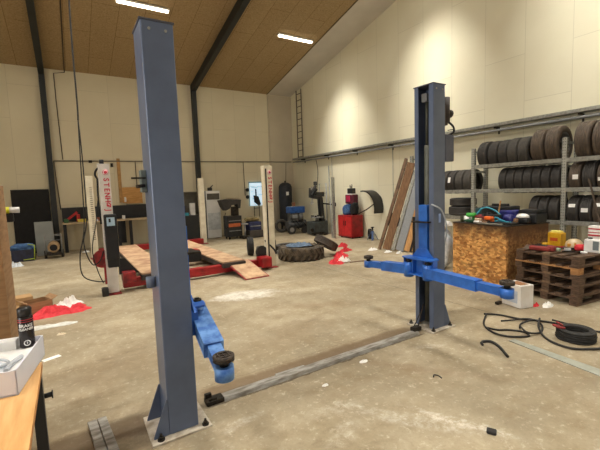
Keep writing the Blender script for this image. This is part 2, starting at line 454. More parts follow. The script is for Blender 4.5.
# front wall with a high gate opening that lets daylight in behind the photographer
fw = MB()
fw.box((-4.85, Y0 - .1, 2.8), (2.7, .2, 5.6)).box((6.2, Y0 - .1, 2.8), (4.6, .2, 5.6)).box((.2, Y0 - .1, 5.0), (7.4, .2, 1.2))
struct(fw.build('wall_front', wall_mat('front_wall_panels', 'x', (218, 206, 178), (208, 196, 166))))
XE = 7.2
cm = ceiling_mat()
white_soffit = M('white_ceiling_strip', (206, 200, 190), (196, 190, 180), 1.2, .8)
def roof_slab(name, xa, xb, mat, t=.12, drop=0):
    poly = [(Y1 + .2, roof(Y1) - .2 * SL), (RY, roof(RY)), (Y0 - .2, roof(Y0) - .2 * SL)]
    poly = [(a, b - drop) for a, b in poly] + [(a, b + t) for a, b in reversed(poly)]
    return struct(MB().prism(poly, (xa, 0, 0), (0, 1, 0), (0, 0, 1), (xb - xa, 0, 0)).build(name, mat))
roof_slab('ceiling', X0 - .2, XE, cm)
roof_slab('ceiling_edge', XE, X1 + .2, white_soffit)
# slim dark gap strip between wood panels and white strip
roof_slab('trim_1', XE - .02, XE + .015, M('brown_edge_trim', (92, 76, 52)), drop=.012)
struct(MB().box((7.2, Y1 - .004, 2.78), (.014, .012, 5.5)).build('trim_2', M('wall_seam_trim', (166, 156, 134))))
# boxed corner piece
struct(MB().box((7.76, Y1 - .015, 2.76), (1.06, .03, 5.52)).build('trim_3', M('corner_panel', (196, 186, 164), (188, 178, 156), 1.5, .8)))

# steel portal frames : column on the back wall with its rafter under the roof
def portal(x, label):
    p = thing('portal_frame', label, 'steel beam', (x, 0, 0))
    MB().box((0, Y1 - .09, 2.72), (.15, .18, 5.44)).box((0, Y1 - .10, .012), (.26, .2, .024)).build('column', beam_paint, p)
    a, b = (Y1, roof(Y1) - .012), (RY, roof(RY) - .012)
    poly = [a, b, (RY, b[1] - .3), (Y1 - .18, a[1] - .22), (Y1, a[1] - .40)]
    MB().prism(poly, (-.075, 0, 0), (0, 1, 0), (0, 0, 1), (.15, 0, 0)).build('rafter', beam_paint, p)
    return p
portal(-.36, 'dark steel frame with slanting column at left, behind the wall conduit')
portal(4.17, 'dark steel frame whose rafter meets its column above the blue lift column')

# ------------------------------------------------------------------ lamps
tube_em = emis('lit_lamp_diffuser', (255, 244, 222), 6.0)
lamp_body = M('white_lamp_body', (228, 226, 220))
LN, LW = 36.0, 17.0
for yy in (10.15, 6.5, 2.9, -.8, -4.4, -8.0):
    for xx in (6.38, 1.97, -2.45):
        z = roof(yy) - .05
        sl = SL if yy > RY else -SL
        seen = (yy > 10 and xx > 0)
        lab = {(6.38): 'lit strip lamp on the wood ceiling near its white edge', (1.97): 'lit strip lamp on the ceiling above the near blue column top'}[xx] if seen else None
        if not lab: lab = 'lit strip lamp on the wood ceiling outside the picture'
        t = thing('ceiling_lamp', lab, 'ceiling lamp', (xx, yy, z), 0, 'strip lamps on the ceiling')
        t.rotation_euler = (-math.atan(sl), 0, 0)
        MB().box((0, 0, .02), (1.24, .12, .045), bev=.006).build('lamp_housing', lamp_body, t)
        MB().box((0, 0, -.018), (1.2, .09, .03), bev=.008).build('diffuser', tube_em, t)
        if not (-7 < yy): continue
        for (tilt, spread, en) in ((-36, 58, LN), (36, 58, LN), (0, 62, LN * .8), (0, 175, LW)):
            ld = bpy.data.lights.new('lamp_light', 'AREA'); ld.shape = 'RECTANGLE'; ld.size = 1.15; ld.size_y = .08
            ld.energy = en; ld.spread = math.radians(spread); ld.color = (1.0, .96, .875)
            lo = bpy.data.objects.new('lamp_light', ld); COL.objects.link(lo); lo.location = (xx, yy, z - .07); lo.rotation_euler = (0, math.radians(tilt), 0)
# daylight entering through the gate opening in the front wall
ld = bpy.data.lights.new('gate_daylight', 'AREA'); ld.shape = 'RECTANGLE'; ld.size = 7.2; ld.size_y = 4.2; ld.energy = 90; ld.color = (.78, .88, 1.0)
lo = bpy.data.objects.new('gate_daylight', ld); COL.objects.link(lo); lo.location = (.2, Y0 - .05, 2.25); lo.rotation_euler = (math.radians(90), 0, 0)
ld = bpy.data.lights.new('added_side_fill', 'AREA'); ld.shape = 'RECTANGLE'; ld.size = 4.6; ld.size_y = 3.6; ld.energy = 250; ld.color = (1.0, .98, .94)  # unseen fill light, added at the left to brighten the left-facing sides
lo = bpy.data.objects.new('added_side_fill', ld); COL.objects.link(lo); lo.location = (X0 + .05, 1.0, 2.0); lo.rotation_euler = (0, math.radians(-90), 0)
W = bpy.data.worlds.new('world'); S.world = W; W.use_nodes = True
sky = W.node_tree.nodes.new('ShaderNodeTexSky'); sky.sky_type = 'HOSEK_WILKIE'; sky.turbidity = 6
W.node_tree.links.new(sky.outputs[0], W.node_tree.nodes['Background'].inputs[0]); W.node_tree.nodes['Background'].inputs[1].default_value = .7

# ------------------------------------------------------------------ two-post lift (one machine per column, floor channel between)
H = 2.74
def lift_column(x, y, mirror, label, yk=1.0, ysh=0.0):
    """origin at the column's base centre; the open side faces +X (mirror=1) or -X (mirror=-1)"""
    t = thing('lift_column', label, 'car lift', (x, y, 0))
    m = mirror
    D, Wd, th = .20, .26, .008
    c = MB()
    a_, b_, lp = D / 2, Wd / 2, .058
    half = [(a_, -b_ + lp), (a_, -b_ + .005), (a_ - .005, -b_), (-a_ + .005, -b_), (-a_, -b_ + .005)]
    inn_ = [(-a_ + th, -b_ + th), (a_ - th, -b_ + th), (a_ - th, -b_ + lp)]
    cp = half + [(x, -y) for x, y in reversed(half)] + [(x, -y) for x, y in reversed(inn_)] + inn_
    c.prism(cp, (0, 0, .016), (m, 0, 0), (0, 1, 0), (0, 0, H - .022))
    c.build('column_profile', column_paint, t)
    MB().box((0, 0, H), (D + .012, Wd + .014, .010)).build('top_plate', M('dark_top_plate', (80, 84, 96), (66, 70, 80)), t)
    # base plate and gussets
    MB().box((-m * .02, 0, .008), (D + .20, Wd + .12, .016), bev=.003).build('base_plate', M('worn_base_plate', (205, 196, 180), (160, 148, 130), 14, .7, .0, .2), t)
    for sy in (-1, 1):
        gp = MB(); gp.prism([(0, 0), (.10, 0), (.10, .01), (.008, .25), (0, .25)], (-m * D / 2, sy * (Wd / 2 - .009), .016), (-m, 0, 0), (0, 0, 1), (0, sy * .009, 0))
        gp.build('gusset', column_paint, t)
    for bx, by in ((-.16 * m, -.155), (.14 * m, -.16), (-.16 * m, .155), (.14 * m, .16)):
        MB().cyl((bx, by, .016), (bx, by, .026), .024, seg=12).cyl((bx, by, .026), (bx, by, .042), .015, seg=6).cyl((bx, by, .04), (bx, by, .060), .008, seg=8).build('anchor_bolt', dark_steel, t)
    # bolts near the top of the side
    for bx in (-.05, .05):
        MB().cyl((bx, -Wd / 2, H - .055), (bx, -Wd / 2 - .008, H - .055), .009, seg=8).build('bolt', zinc, t)
    # chain/cylinder inside
    MB().cyl((0, .035, .05), (0, .035, 2.1), .032, seg=16).cyl((0, .035, 2.1), (0, .035, 2.6), .016, seg=12).build('lift_cylinder', M('dark_cylinder', (84, 84, 72), (66, 66, 56)), t)
    MB().box((0, -.05, 1.4), (.03, .012, 2.4)).build('lift_chain', dark_steel, t)
    MB().box((m * .03, .03, 2.62), (.05, .07, .09), bev=.004).build('pulley_block', M('grey_pulley', (130, 132, 136)), t)
    # blue carriage
    cx = m * (D / 2 + .012)
    MB().box((m * .05, 0, 1.06), (.15, .115, .74), bev=.006).build('carriage', arm_blue, t)
    MB().box((cx + m * .035, 0, 1.24), (.08, .21, .014)).build('carriage_plate', dark_steel, t)
    hub = MB()
    hz0, hz1 = .64, .82
    poly = [(-.14, 0), (.14, 0), (.21, .05), (.21, .17), (.12, .19), (-.12, .19), (-.21, .17), (-.21, .05)]
    poly = [(px * yk, py) for px, py in poly]
    for z in (hz0, hz1): hub.prism(poly, (m * .06, ysh, z), (0, 1, 0), (m, 0, 0), (0, 0, .014))
    hub.box((m * .12, 0, (hz0 + hz1) / 2), (.09, .12, hz1 - hz0))
    for sy in (-1, 1):
        if yk < 1: continue
        hub.box((m * .18, sy * .07, (hz0 + hz1) / 2 + .007), (.07, .010, hz1 - hz0 - .014)); hub.box((m * .17, sy * .205, (hz0 + hz1) / 2 + .007), (.07, .010, hz1 - hz0 - .014))
    hub.prism([(-.15, 0), (.15, 0), (.06, .10), (-.06, .10)], (m * .115, 0, hz1 + .014), (0, 1, 0), (0, 0, 1), (m * .014, 0, 0))
    hub.build('arm_yoke', arm_blue, t)
    return t
def arm(t, m, piv, ang, L0, L1, name_label, worn, pad_r=.062, pad_z=.075, h=.085, drop=0.0, w0=.10):
    """a telescopic swing arm; parts of the column thing t"""
    d = Vector((math.cos(ang), math.sin(ang), -drop)); p = Vector(piv)
    mat = worn
    a = MB(); a.beam(p - d * .03, p + d * L0, w0, h + .03, .005)
    a.cyl(p - Vector((0, 0, .085)), p + Vector((0, 0, .085)), .055, seg=20)
    arm_o = a.build('swing_arm', mat, t, label=name_label)
    MB().cyl(p + Vector((0, 0, .085)), p + Vector((0, 0, .112)), .034, seg=18).cyl(p + Vector((0, 0, .112)), p + Vector((0, 0, .122)), .018, seg=6).build('pivot_pin', dark_steel, arm_o)
    b = MB(); b.beam(p + d * (L0 - .1), p + d * (L1 - .04), .08, h, .004)
    e = p + d * L1
    b.cyl(e - Vector((0, 0, h / 2 + .01)), e + Vector((0, 0, h / 2)), .058, seg=20)
    b.build('arm_extension', mat, arm_o)
    pd = MB(); z = e.z + h / 2
    pd.cyl((e.x, e.y, z), (e.x, e.y, z + pad_z - .03), .028, seg=16)
    pd.cyl((e.x, e.y, z + pad_z - .03), (e.x, e.y, z + pad_z - .018), pad_r, seg=28)
    pd.build('pad_holder', dark_steel, arm_o)
    r = MB(); r.lathe([(0, z + pad_z - .018), (pad_r - .002, z + pad_z - .018), (pad_r, z + pad_z - .012), (pad_r, z + pad_z), (pad_r - .012, z + pad_z + .006), (pad_r - .018, z + pad_z - .001), (0, z + pad_z - .001)], (e.x, e.y, 0), seg=28)
    for kx in (-.03, 0, .03): r.box((e.x + kx, e.y, z + pad_z + .002), (.006, pad_r * 1.4, .008)).box((e.x, e.y + kx, z + pad_z + .002), (pad_r * 1.4, .006, .008))
    r.build('lifting_pad', rubber_pad, arm_o)
near = lift_column(.565, 2.665, 1, 'tall blue grey lift column in the left foreground with gusseted foot', .55, .10)
arm(near, 1, (.215, .13, .735), math.radians(-95.5), .50, .745, 'blue swing arm with scuffed top', arm_blue_worn, pad_z=.065, h=.07, drop=.19, pad_r=.064, w0=.12)
# limit switch boxes on the outer side
MB().box((-.118, .06, 1.745), (.036, .075, .15), bev=.004).build('switch_box', M('grey_green_box', (112, 122, 116)), near)
MB().cyl((-.118, .02, 1.715), (-.17, .0, 1.71), .012, seg=10).box((-.155, .0, 1.765), (.09, .012, .012)).build('latch_lever', dark_steel, near)
MB().cyl((-.13, -.02, 1.03), (-.13, -.02, 1.10), .03, seg=14).build('cable_pulley', M('grey_blue_pulley', (110, 120, 140)), near)
right = lift_column(3.51, 2.83, -1, 'blue grey lift column at right centre with bright blue carriage and two arms')
arm(right, -1, (-.20, .135, .69), math.radians(90.5), .40, .68, None, arm_blue, pad_z=.065, h=.07, drop=.06)
arm(right, -1, (-.20, -.135, .69), math.radians(-93), .62, .90, None, arm_blue, pad_z=.065, h=.075, drop=.02)
pu = MB(); pu.box((.135, -.05, 2.42), (.08, .12, .22), bev=.006); pu.cyl((.175, -.06, 2.34), (.175, -.06, 2.62), .062, seg=16); pu.cyl((.21, -.07, 2.45), (.27, -.07, 2.45), .045, seg=12)
pu.build('pump_motor', M('dark_brown_motor', (60, 48, 44), (40, 34, 32)), right)
MB().box((.185, -.04, 2.06), (.15, .18, .30), bev=.012).build('oil_tank', M('grey_oil_tank', (92, 96, 112), (80, 84, 98)), right)
MB().tube([(.17, -.1, 2.36), (.22, -.14, 2.30), (.25, -.13, 2.24), (.18, -.11, 2.20)], .012).tube([(.2, -.09, 2.26), (.28, -.1, 2.27), (.3, -.1, 2.24)], .005).build('hydraulic_hose', black_matt, right)
MB().box((.125, -.05, 1.46), (.05, .06, .42), bev=.003).build('cable_cover', grey_pl, right)
MB().tube([(-.05, -.05, 1.44), (-.11, -.14, 1.43), (-.02, -.165, 1.38), (.08, -.15, 1.25), (.14, -.12, 1.1), (.15, -.08, .9), (.15, -.05, .4), (.14, -.04, .03)], .008).build('air_hose', hose_grey, right)
MB().box((.0, -.1345, 1.28), (.035, .002, .10)).build('warning_sticker', M('pale_blue_sticker', (150, 176, 226)), right)
# floor channel between the columns
ch = thing('floor_channel', 'long dented steel cover channel on the floor between both lift columns', 'floor channel', (0, 2.77, 0))
MB().prism([(-.05, 0), (-.038, .03), (.038, .03), (.05, 0)], (.93, 0, .001), (0, 1, 0), (0, 0, 1), (2.27, 0, 0)).build('cover_plate', bare_steel, ch)
MB().beam((1.45, .07, .012), (1.75, .065, .012), .03, .012).build('loose_strip', zinc, ch)
MB().box((.86, 0, .02), (.14, .09, .035), bev=.004).box((.82, .03, .050), (.05, .03, .04)).box((.84, -.03, .04), (.06, .02, .03)).build('channel_end', dark_steel, ch)
MB().tube([(3.21, .0, .03), (3.28, .02, .12), (3.36, .03, .30)], .008).tube([(3.15, .03, .032), (3.24, .05, .08), (3.33, .05, .2)], .006).box((3.22, .02, .045), (.12, .07, .05), bev=.01).build('hose_guide', dark_steel, ch)
# steel kerb plates in the foreground
kb = thing('kerb_plate', 'pair of worn steel strips on the floor at the bottom left', 'steel plate', (.095, 2.57, 0), math.radians(5))
MB().box((-.032, 0, .012), (.058, .92, .024), bev=.003).build('steel_strip', bare_steel, kb)
MB().box((.032, 0, .012), (.058, .92, .024), bev=.003).build('steel_strip', bare_steel, kb)

# ------------------------------------------------------------------ four-post lift
def word_down(parent, body, size, x, y, ztop, mat, spacing):
    """letters one under another, each turned a quarter clockwise, facing -Y"""
    for i, chh in enumerate(body):
        text_mesh('letter', chh, size, mat, parent, mat4((x, y, ztop - i * spacing), (0, 0, -1), (1, 0, 0)), bold=.003)
lift = thing('four_post_lift', 'red and white four post lift with two worn tan runway boards', 'car lift', (0, 0, 0))
def post(x, y, h, label, letters=None, marks=False, slot=False, w=.17, mat=cream):
    t = MB().box((0, 0, h / 2 + .015), (w, .14, h - .03), bev=.004).build('post', mat, lift, loc=(x, y, 0), label=label)
    MB().box((0, 0, .008), (w + .06, .24, .016)).build('foot_plate', red_dark, t)
    if slot: MB().box((-w / 2 + .045, -.071, h / 2), (.03, .006, h - .12)).build('slot', black_matt, t)
    if letters:
        sx = .02 if not slot else .035
        em = MB(); em.lathe([(.0, -.0745), (.044, -.0745), (.044, -.0705), (0, -.0705)], (sx, 0, h - .14), axis=(0, 1, 0), seg=24)
        em.build('round_emblem', letter_red, t)
        em = MB(); em.lathe([(.028, -.0755), (.036, -.0755), (.036, -.0715), (.028, -.0715)], (sx, 0, h - .14), axis=(0, 1, 0), seg=24, closed=True)
        em.build('emblem_ring', letter_white, t)
        word_down(t, letters, .112, sx, -.0705, h - .26, letter_red, .084)
    if marks:
        mk = MB()
        for i in range(26): mk.box((.02, -.0715, h - .30 - i * .055), (.06, .004, .014))
        mk.build('lock_notch', M('notch_shadow', (96, 84, 70)), t)['kind'] = 'stuff'
    return t
P1 = post(.545, 7.0, 2.19, 'white lift post with red lettering and a black control box, left', 'STENHØJ', mat=M('dusty_white_paint', (214, 208, 202), (196, 190, 182), 5, .5))
MB().box((.03, -.12, .98), (.19, .10, .76), bev=.02).box((.03, -.11, .58), (.18, .09, .22), bev=.02).build('control_box', black_matt, P1)
MB().box((.03, -.172, 1.24), (.12, .006, .14)).build('display', M('pale_display', (170, 196, 216)), P1)
MB().box((.015, -.177, 1.26), (.03, .004, .06)).build('display_mark', black_paint, P1)
MB().cyl((-.12, -.04, .62), (-.12, .04, .62), .15, seg=24).build('cable_reel', red_dark, P1)
MB().box((-.09, -.03, .36), (.05, .06, .34)).build('reel_bracket', red_dark, P1)
MB().box((-.13, -.08, .07), (.10, .14, .14), bev=.015).build('hydraulic_foot', black_paint, P1)
MB().tube([(-.10, 0, 1.95), (-.13, -.02, 2.02), (-.10, -.05, 2.1), (-.02, -.05, 2.16)], .016).tube([(-.10, 0, 1.95), (-.11, 0, 1.6), (-.10, 0, 1.2)], .014).cyl((-.02, 0, 2.19), (-.02, 0, 2.26), .035, seg=12).build('cable_loop', black_matt, P1)
P2 = post(3.63, 7.13, 2.18, 'white lift post with red lettering beside the ramp, right', 'STENHØJ', slot=True, w=.20)
MB().cyl((-.2, -.03, .36), (-.2, .03, .36), .13, seg=20).build('pulley_guard', rubber, P2)
P3 = post(.52, 11.4, 2.2, 'cream lift post with notched face at the far left', None, marks=True)
P4 = post(3.70, 12.0, 2.14, 'plain cream lift post far behind the runway, right of near column', None)
MB().box((2.1, 7.12, .13), (2.78, .14, .16), bev=.008).build('cross_beam', red_paint, lift)
MB().box((2.1, 11.75, .13), (3.0, .14, .16), bev=.008).build('cross_beam', red_paint, lift)
for x0, x1 in ((1.0, 1.55), (2.5, 2.98)):
    ra = MB(); ra.box(((x0 + x1) / 2, 9.25, .205), (x1 - x0, 4.6, .09)); ro = ra.build('runway', M('runway_steel', (60, 50, 46), (44, 38, 36)), lift)
    MB().box(((x0 + x1) / 2, 9.2, .262), (x1 - x0 - .02, 4.4, .022)).build('runway_board', board_tan, ro)
rp = MB().prism([(0, .24), (.75, .012), (.75, .0), (0, .20)], (2.62, 7.12, 0), (.12, -1, 0), (0, 0, 1), (.50, 0, 0)); rp.build('ramp', red_dark, lift)
rp = MB().prism([(0, .252), (.73, .026), (.73, .014), (0, .242)], (2.645, 7.12, 0), (.12, -1, 0), (0, 0, 1), (.45, 0, 0)); rp.build('ramp_board', board_tan, lift)
MB().box((2.03, 8.6, .26), (.96, .30, .20), bev=.02).build('jacking_beam', red_paint, lift)
MB().box((2.2, 8.05, .3), (.34, .3, .22), bev=.03).cyl((1.8, 8.1, .3), (2.4, 8.1, .3), .06).build('jack_motor', black_paint, lift)
MB().box((.80, 7.02, .26), (.20, .30, .18), bev=.01).build('beam_end', red_dark, lift)
MB().prism([(0, 0), (.32, 0), (.1, .28), (0, .28)], (.66, 7.05, .3), (1, 0, 0), (0, 0, 1), (0, .02, 0)).build('stop_plate', black_paint, lift)
MB().box((3.42, 7.0, .17), (.24, .30, .22), bev=.03).build('beam_end', red_paint, lift)
MB().tube([(-.11, 0, .6), (.05, -.1, .4), (.1, -.1, .3)], .02).build('air_pipe', rubber, P2)
# hanging control cables
cb = MB()
cb.tube([(.34, 7.25, roof(7.25) - .03), (.27, 7.2, 4.5), (.26, 7.15, 3.2), (.25, 7.1, 2.9)], .014, seg=6)
cb.tube([(.25, 7.1, 2.9), (.23, 7.05, 2.2), (.20, 7.0, 1.2), (.10, 6.95, .7), (.12, 6.95, .38), (.3, 6.95, .26), (.44, 6.97, .24)], .010, seg=6)
cb.tube([(.25, 7.1, 2.9), (.26, 7.05, 2.2), (.24, 7.0, 1.3), (.17, 6.95, .9), (.26, 6.92, .56), (.38, 6.93, .6), (.44, 6.95, .75)], .010, seg=6)
cb.tube([(.44, 6.95, 1.7), (.36, 6.93, 1.2), (.28, 6.9, .8), (.33, 6.9, .45), (.40, 6.92, .22)], .009, seg=6)
tag(cb.build('power_cable', rubber), 'black cables hanging from the ceiling down to the lettered left post', 'cable')
# wire coming over the ceiling and down the back wall
wr = MB(); wz = roof(10.6) - .02
wr.tube([(.23, 9.2, roof(9.2) - .02), (.23, 10.6, wz), (.23, Y1 - .3, roof(Y1 - .3) - .02), (.23, Y1 - .25, roof(Y1) - .12)], .014, smooth=1)
wr.tube([(.23, Y1 - .25, roof(Y1) - .12), (-.05, Y1 - .03, roof(Y1) - .12), (-.05, Y1 - .03, 4.6), (-.02, Y1 - .03, 2.84)], .012, smooth=1)
tag(wr.build('wall_wire', M('brown_wire', (70, 56, 44))), 'thin dark wire running from ceiling down the back wall at left', 'wire')

# conduit on back wall with drops
cd = thing('wall_conduit', 'thin grey conduit running level along the back wall with drops', 'conduit', (0, Y1 - .03, 0))
MB().cyl((-.26, 0, 2.80), (8.2, 0, 2.84), .018, seg=8).build('conduit_pipe', M('conduit_grey', (132, 124, 108)), cd)
for xa, xb, zb in ((-.26, -.2, 1.3), (2.05, 2.05, 1.95), (6.0, 6.02, 1.5), (7.95, 7.9, 1.9)): MB().cyl((xa, 0, 2.81), (xb, 0, zb), .013, seg=8).build('drop_pipe', M('conduit_dark', (96, 88, 76)), cd)
MB().box((.72, 0, 2.79), (.1, .05, .08)).box((1.33, 0, 2.68), (.07, .05, .12)).build('junction_box', dark_steel, cd)
# cable tray on right wall
tr = thing('cable_tray', 'grey cable tray running along the right wall above the tyre rack', 'cable tray', (X1, 0, 0))
MB().box((-.10, 7.3, 2.90), (.18, 12.4, .02)).box((-.19, 7.3, 2.925), (.012, 12.4, .06)).box((-.008, 7.3, 2.925), (.012, 12.4, .06)).build('tray_channel', zinc, tr)
MB().cyl((-.15, 1.1, 2.80), (-.15, 13.5, 2.80), .028, seg=10).cyl((-.07, 1.1, 2.81), (-.07, 13.5, 2.81), .018, seg=8).build('pipe_run', grey_pl, tr)
for yy in (1.6, 3.2, 4.8, 6.4, 8.0, 9.6, 11.2, 12.8):
    MB().box((-.10, yy, 2.86), (.2, .03, .035)).box((-.012, yy, 2.80), (.02, .03, .14)).build('bracket', dark_steel, tr)
MB().tube([(-.10, 11.9, 2.80), (-.03, 11.9, 2.4), (-.05, 11.9, 2.0), (-.03, 12.0, 1.7)], .010).build('hanging_lead', black_matt, tr)
MB().cyl((-.02, 8.0, 2.80), (-.02, 8.0, 1.2), .008, seg=6).cyl((-.02, 11.0, 2.8), (-.02, 11.0, 1.1), .008, seg=6).build('drop_wire', grey_pl, tr)
# wall ladder near the corner
ld_ = thing('wall_ladder', 'narrow vertical steel ladder fixed high in the room corner', 'ladder', (X1 - .04, 13.05, 0))
for yy in (-.18, .18): MB().box((-.02, yy, 4.27), (.03, .035, 2.78)).build('rail', M('ladder_steel', (120, 112, 98)), ld_)
for i in range(11): MB().cyl((-.02, -.18, 3.0 + i * .25), (-.02, .18, 3.0 + i * .25), .014, seg=6).build('rung', M('ladder_rung_steel', (92, 80, 64)), ld_)

# ------------------------------------------------------------------ back wall, left part
tag(MB().box((0, 0, .97), (.93, .03, 1.92)).build('leaning_board', black_matt, loc=(-.93, 13.70, .015)), 'large black board leaning on the back wall beside the dark column', 'board').rotation_euler = (math.radians(-1.5), 0, 0)
tag(MB().box((0, 0, .50), (.44, .05, .98), bev=.004).build('metal_sheet', grey_panel, loc=(-.64, 12.98, .01)), 'plain grey sheet standing in front of the large black board', 'sheet')
ht = thing('workshop_heater', 'small wheeled heater with tan drum and wire frame by grey sheet', 'heater', (-.43, 12.45, 0))
MB().cyl((-.0, -.15, .30), (0, .25, .32), .14, seg=20).build('drum', M('tan_drum', (176, 148, 110), (140, 110, 76)), ht)
MB().cyl((0, -.16, .30), (0, -.155, .30), .09, seg=20).build('drum_opening', black_matt, ht)
MB().tube([(-.18, -.12, .12), (-.2, -.12, .66), (.2, -.12, .66), (.18, -.12, .12)], .012, smooth=1).tube([(-.2, -.12, .5), (.2, -.12, .5)], .008).build('wire_frame', grey_pl, ht)
MB().tube([(-.2, .2, .1), (-.2, .2, .60), (.2, .2, .60), (.2, .2, .1)], .010, smooth=1).build('wire_frame', grey_pl, ht)
for sx in (-.2, .2): MB().cyl((sx - .03, 0, .11), (sx + .03, 0, .11), .11, seg=20).build('wheel', rubber, ht)
MB().box((0, 0, .12), (.36, .4, .06), bev=.01).build('base_tray', dark_steel, ht)
bx = thing('storage_crate', 'open black crate with blue cover and lime frame on the floor left', 'crate', (-1.12, 12.45, 0))
MB().box((0, 0, .16), (.50, .36, .32), bev=.01).build('crate_body', M('navy_crate', (36, 40, 66), (22, 24, 40)), bx)
MB().lump((0, 0, .27), .27, .20, .20, 3).build('blue_cover', blue_cloth, bx)
MB().tube([(.24, -.2, .02), (.27, -.2, .42), (.12, -.2, .46)], .014, smooth=1).tube([(.24, -.2, .06), (.0, -.2, .05)], .012, smooth=1).build('lime_frame', M('lime_paint', (170, 190, 70)), bx)
tag(MB().crumple((0, 0, 0), .16, .12, .10, 5).build('white_rag', bag_mat, loc=(-1.22, 11.5, 0)), 'small white rag on the floor at the far left edge', 'rag')
tag(MB().crumple((0, 0, 0), .10, .05, .05, 8).build('paper_scrap', white_paper, loc=(.35, 12.9, 0)), 'tiny white scrap under the back workbench', 'scrap')

# workbench along the back wall
wb = thing('workbench', 'long black workbench with light top against the back wall at left', 'workbench', (1.07, 13.45, 0))
MB().box((0, 0, .88), (2.5, .60, .045), bev=.004).build('worktop', M('light_worktop', (206, 184, 150), (180, 156, 120)), wb)
MB().box((0, .27, 1.13), (2.5, .04, .44)).build('back_panel', black_paint, wb)
for sx in (-1.2, -.10, .28, .62, 1.2):
    MB().box((sx, -.2, .43), (.09, .06, .855)).build('leg', black_paint, wb)
MB().box((.4, .15, .50), (.22, .02, .8)).build('side_panel', black_paint, wb)
# things on the bench
def small_box(name, lab, cat, loc, size, mat, group=None, rot=0, bev=.006):
    o = MB().box((0, 0, size[2] / 2), size, bev=min(bev, min(size) * .3)).build(name, mat, loc=loc, rotz=rot); return tag(o, lab, cat, group)
tag(MB().beam((-.18, 0, .045), (.14, .03, .30), .05, .05, .01).box((.16, .03, .12), (.10, .08, .24), bev=.02).build('hand_saw', M('red_tool', (186, 40, 44)), loc=(.08, 13.3, .905)), 'red angled tool lying on the back bench left end', 'tool')
small_box('parts_case', 'yellow and white low case on the back bench beside red tool', 'case', (.34, 13.3, .905), (.26, .2, .09), M('yellow_case', (220, 196, 80)))
small_box('parts_tray', 'pale tray on the back bench just right of the yellow case', 'tray', (.66, 13.28, .905), (.22, .18, .06), white_pl)
small_box('green_box', 'small green box at the far left end of back bench', 'box', (-.08, 13.3, .905), (.12, .12, .12), M('dull_green', (70, 110, 70)))
small_box('orange_box', 'small reddish box on back bench next to the lettered post', 'box', (.78, 13.45, .905), (.14, .12, .1), M('reddish_box', (170, 90, 60)))
small_box('spray_bottle', 'small white bottle on the back bench under the plywood box', 'bottle', (1.52, 13.4, .905), (.09, .07, .12), white_pl)
# plank and plywood rack on wall
tag(MB().box((0, 0, 0), (.10, .03, 1.46)).build('wall_plank', M('brown_wall_plank', (186, 146, 90), (160, 120, 70)), loc=(1.53, 13.78, 2.17)), 'tall narrow brown plank fixed upright on the back wall', 'plank')
tag(MB().box((0, 0, 0), (.62, .06, .52), bev=.004).box((.05, -.04, -.27), (.52, .14, .03)).build('plywood_board', M('orange_plywood', (208, 160, 96), (184, 136, 74), 4, .6, stretch=(1, 1, 5)), loc=(1.88, 13.76, 1.68)), 'orange plywood board with narrow ledge on the wall above the bench', 'board')
small_box('wall_socket', 'small white bottle on the ledge left of the plywood board', 'bottle', (1.64, 13.66, 1.455), (.06, .05, .16), white_pl)
# ------------------------------------------------------------------ middle back
lc = thing('parts_washer', 'grey hooded cabinet with dark recess half behind plain cream post', 'machine', (3.62, 13.1, 0))
MB().box((0, 0, .45), (.62, .5, .9), bev=.01).build('cabinet', M('dark_cabinet', (42, 44, 44)), lc)
MB().box((.05, .22, 1.32), (.5, .04, .8)).box((.29, .05, 1.32), (.03, .36, .8)).box((.05, .05, 1.70), (.5, .36, .03)).build('hood', M('grey_hood', (112, 108, 96)), lc)
small_box('jerry_can', 'white canister inside the grey hooded cabinet', 'canister', (3.68, 13.05, .905), (.16, .16, .42), white_pl)
small_box('blue_bucket', 'teal blue box beside the grey hooded cabinet', 'box', (3.42, 12.95, .905), (.16, .2, .10), teal_pl)
small_box('hand_sprayer', 'upright dark blue bottle by the near lift column right edge', 'bottle', (3.42, 13.18, .905), (.08, .08, .32), purple_bl)
ws = thing('air_conditioner', 'tall white cabinet with grey louvred top against the back wall', 'cabinet', (4.47, 13.35, 0))
MB().box((0, 0, .87), (.56, .40, 1.72), bev=.02).build('cabinet_body', M('dusty_white_cabinet', (240, 240, 238), (226, 226, 224), 2, .5), ws)
MB().box((.02, -.203, 1.52), (.46, .01, .22)).build('louvre', M('louvre_grey', (96, 92, 84)), ws)
MB().box((-.268, -.2, .87), (.03, .02, 1.7)).build('edge_strip', M('edge_dark', (120, 118, 110)), ws)
MB().box((.02, -.203, .62), (.46, .008, .62)).build('lower_panel', M('faint_grey_panel', (214, 218, 220)), ws)
tag(MB().box((0, 0, .06), (.16, .1, .12), bev=.02).beam((.0, 0, .1), (.12, 0, .2), .03, .03).build('hand_drill', black_paint, loc=(4.43, 13.3, 1.731)), 'small black tool on top of the tall white cabinet', 'tool')
ct = thing('diagnostic_trolley', 'black trolley with orange drawer front and tilted black shelf', 'trolley', (4.93, 12.5, 0))
MB().box((0, 0, .45), (.52, .45, .74), bev=.012).build('trolley_body', black_paint, ct)
MB().box((-.02, -.232, .50), (.44, .01, .12)).build('orange_drawer', M('orange_brown', (190, 96, 50)), ct)
for zz in (.30, .65): MB().box((0, -.232, zz), (.46, .01, .02)).build('drawer_handle', grey_pl, ct)
for sx in (-.2, .2): MB().cyl((sx - .02, -.15, .05), (sx + .02, -.15, .05), .05, seg=14).cyl((sx - .02, .15, .05), (sx + .02, .15, .05), .05, seg=14).box((sx, 0, .09), (.03, .3, .03)).build('castor', rubber, ct)
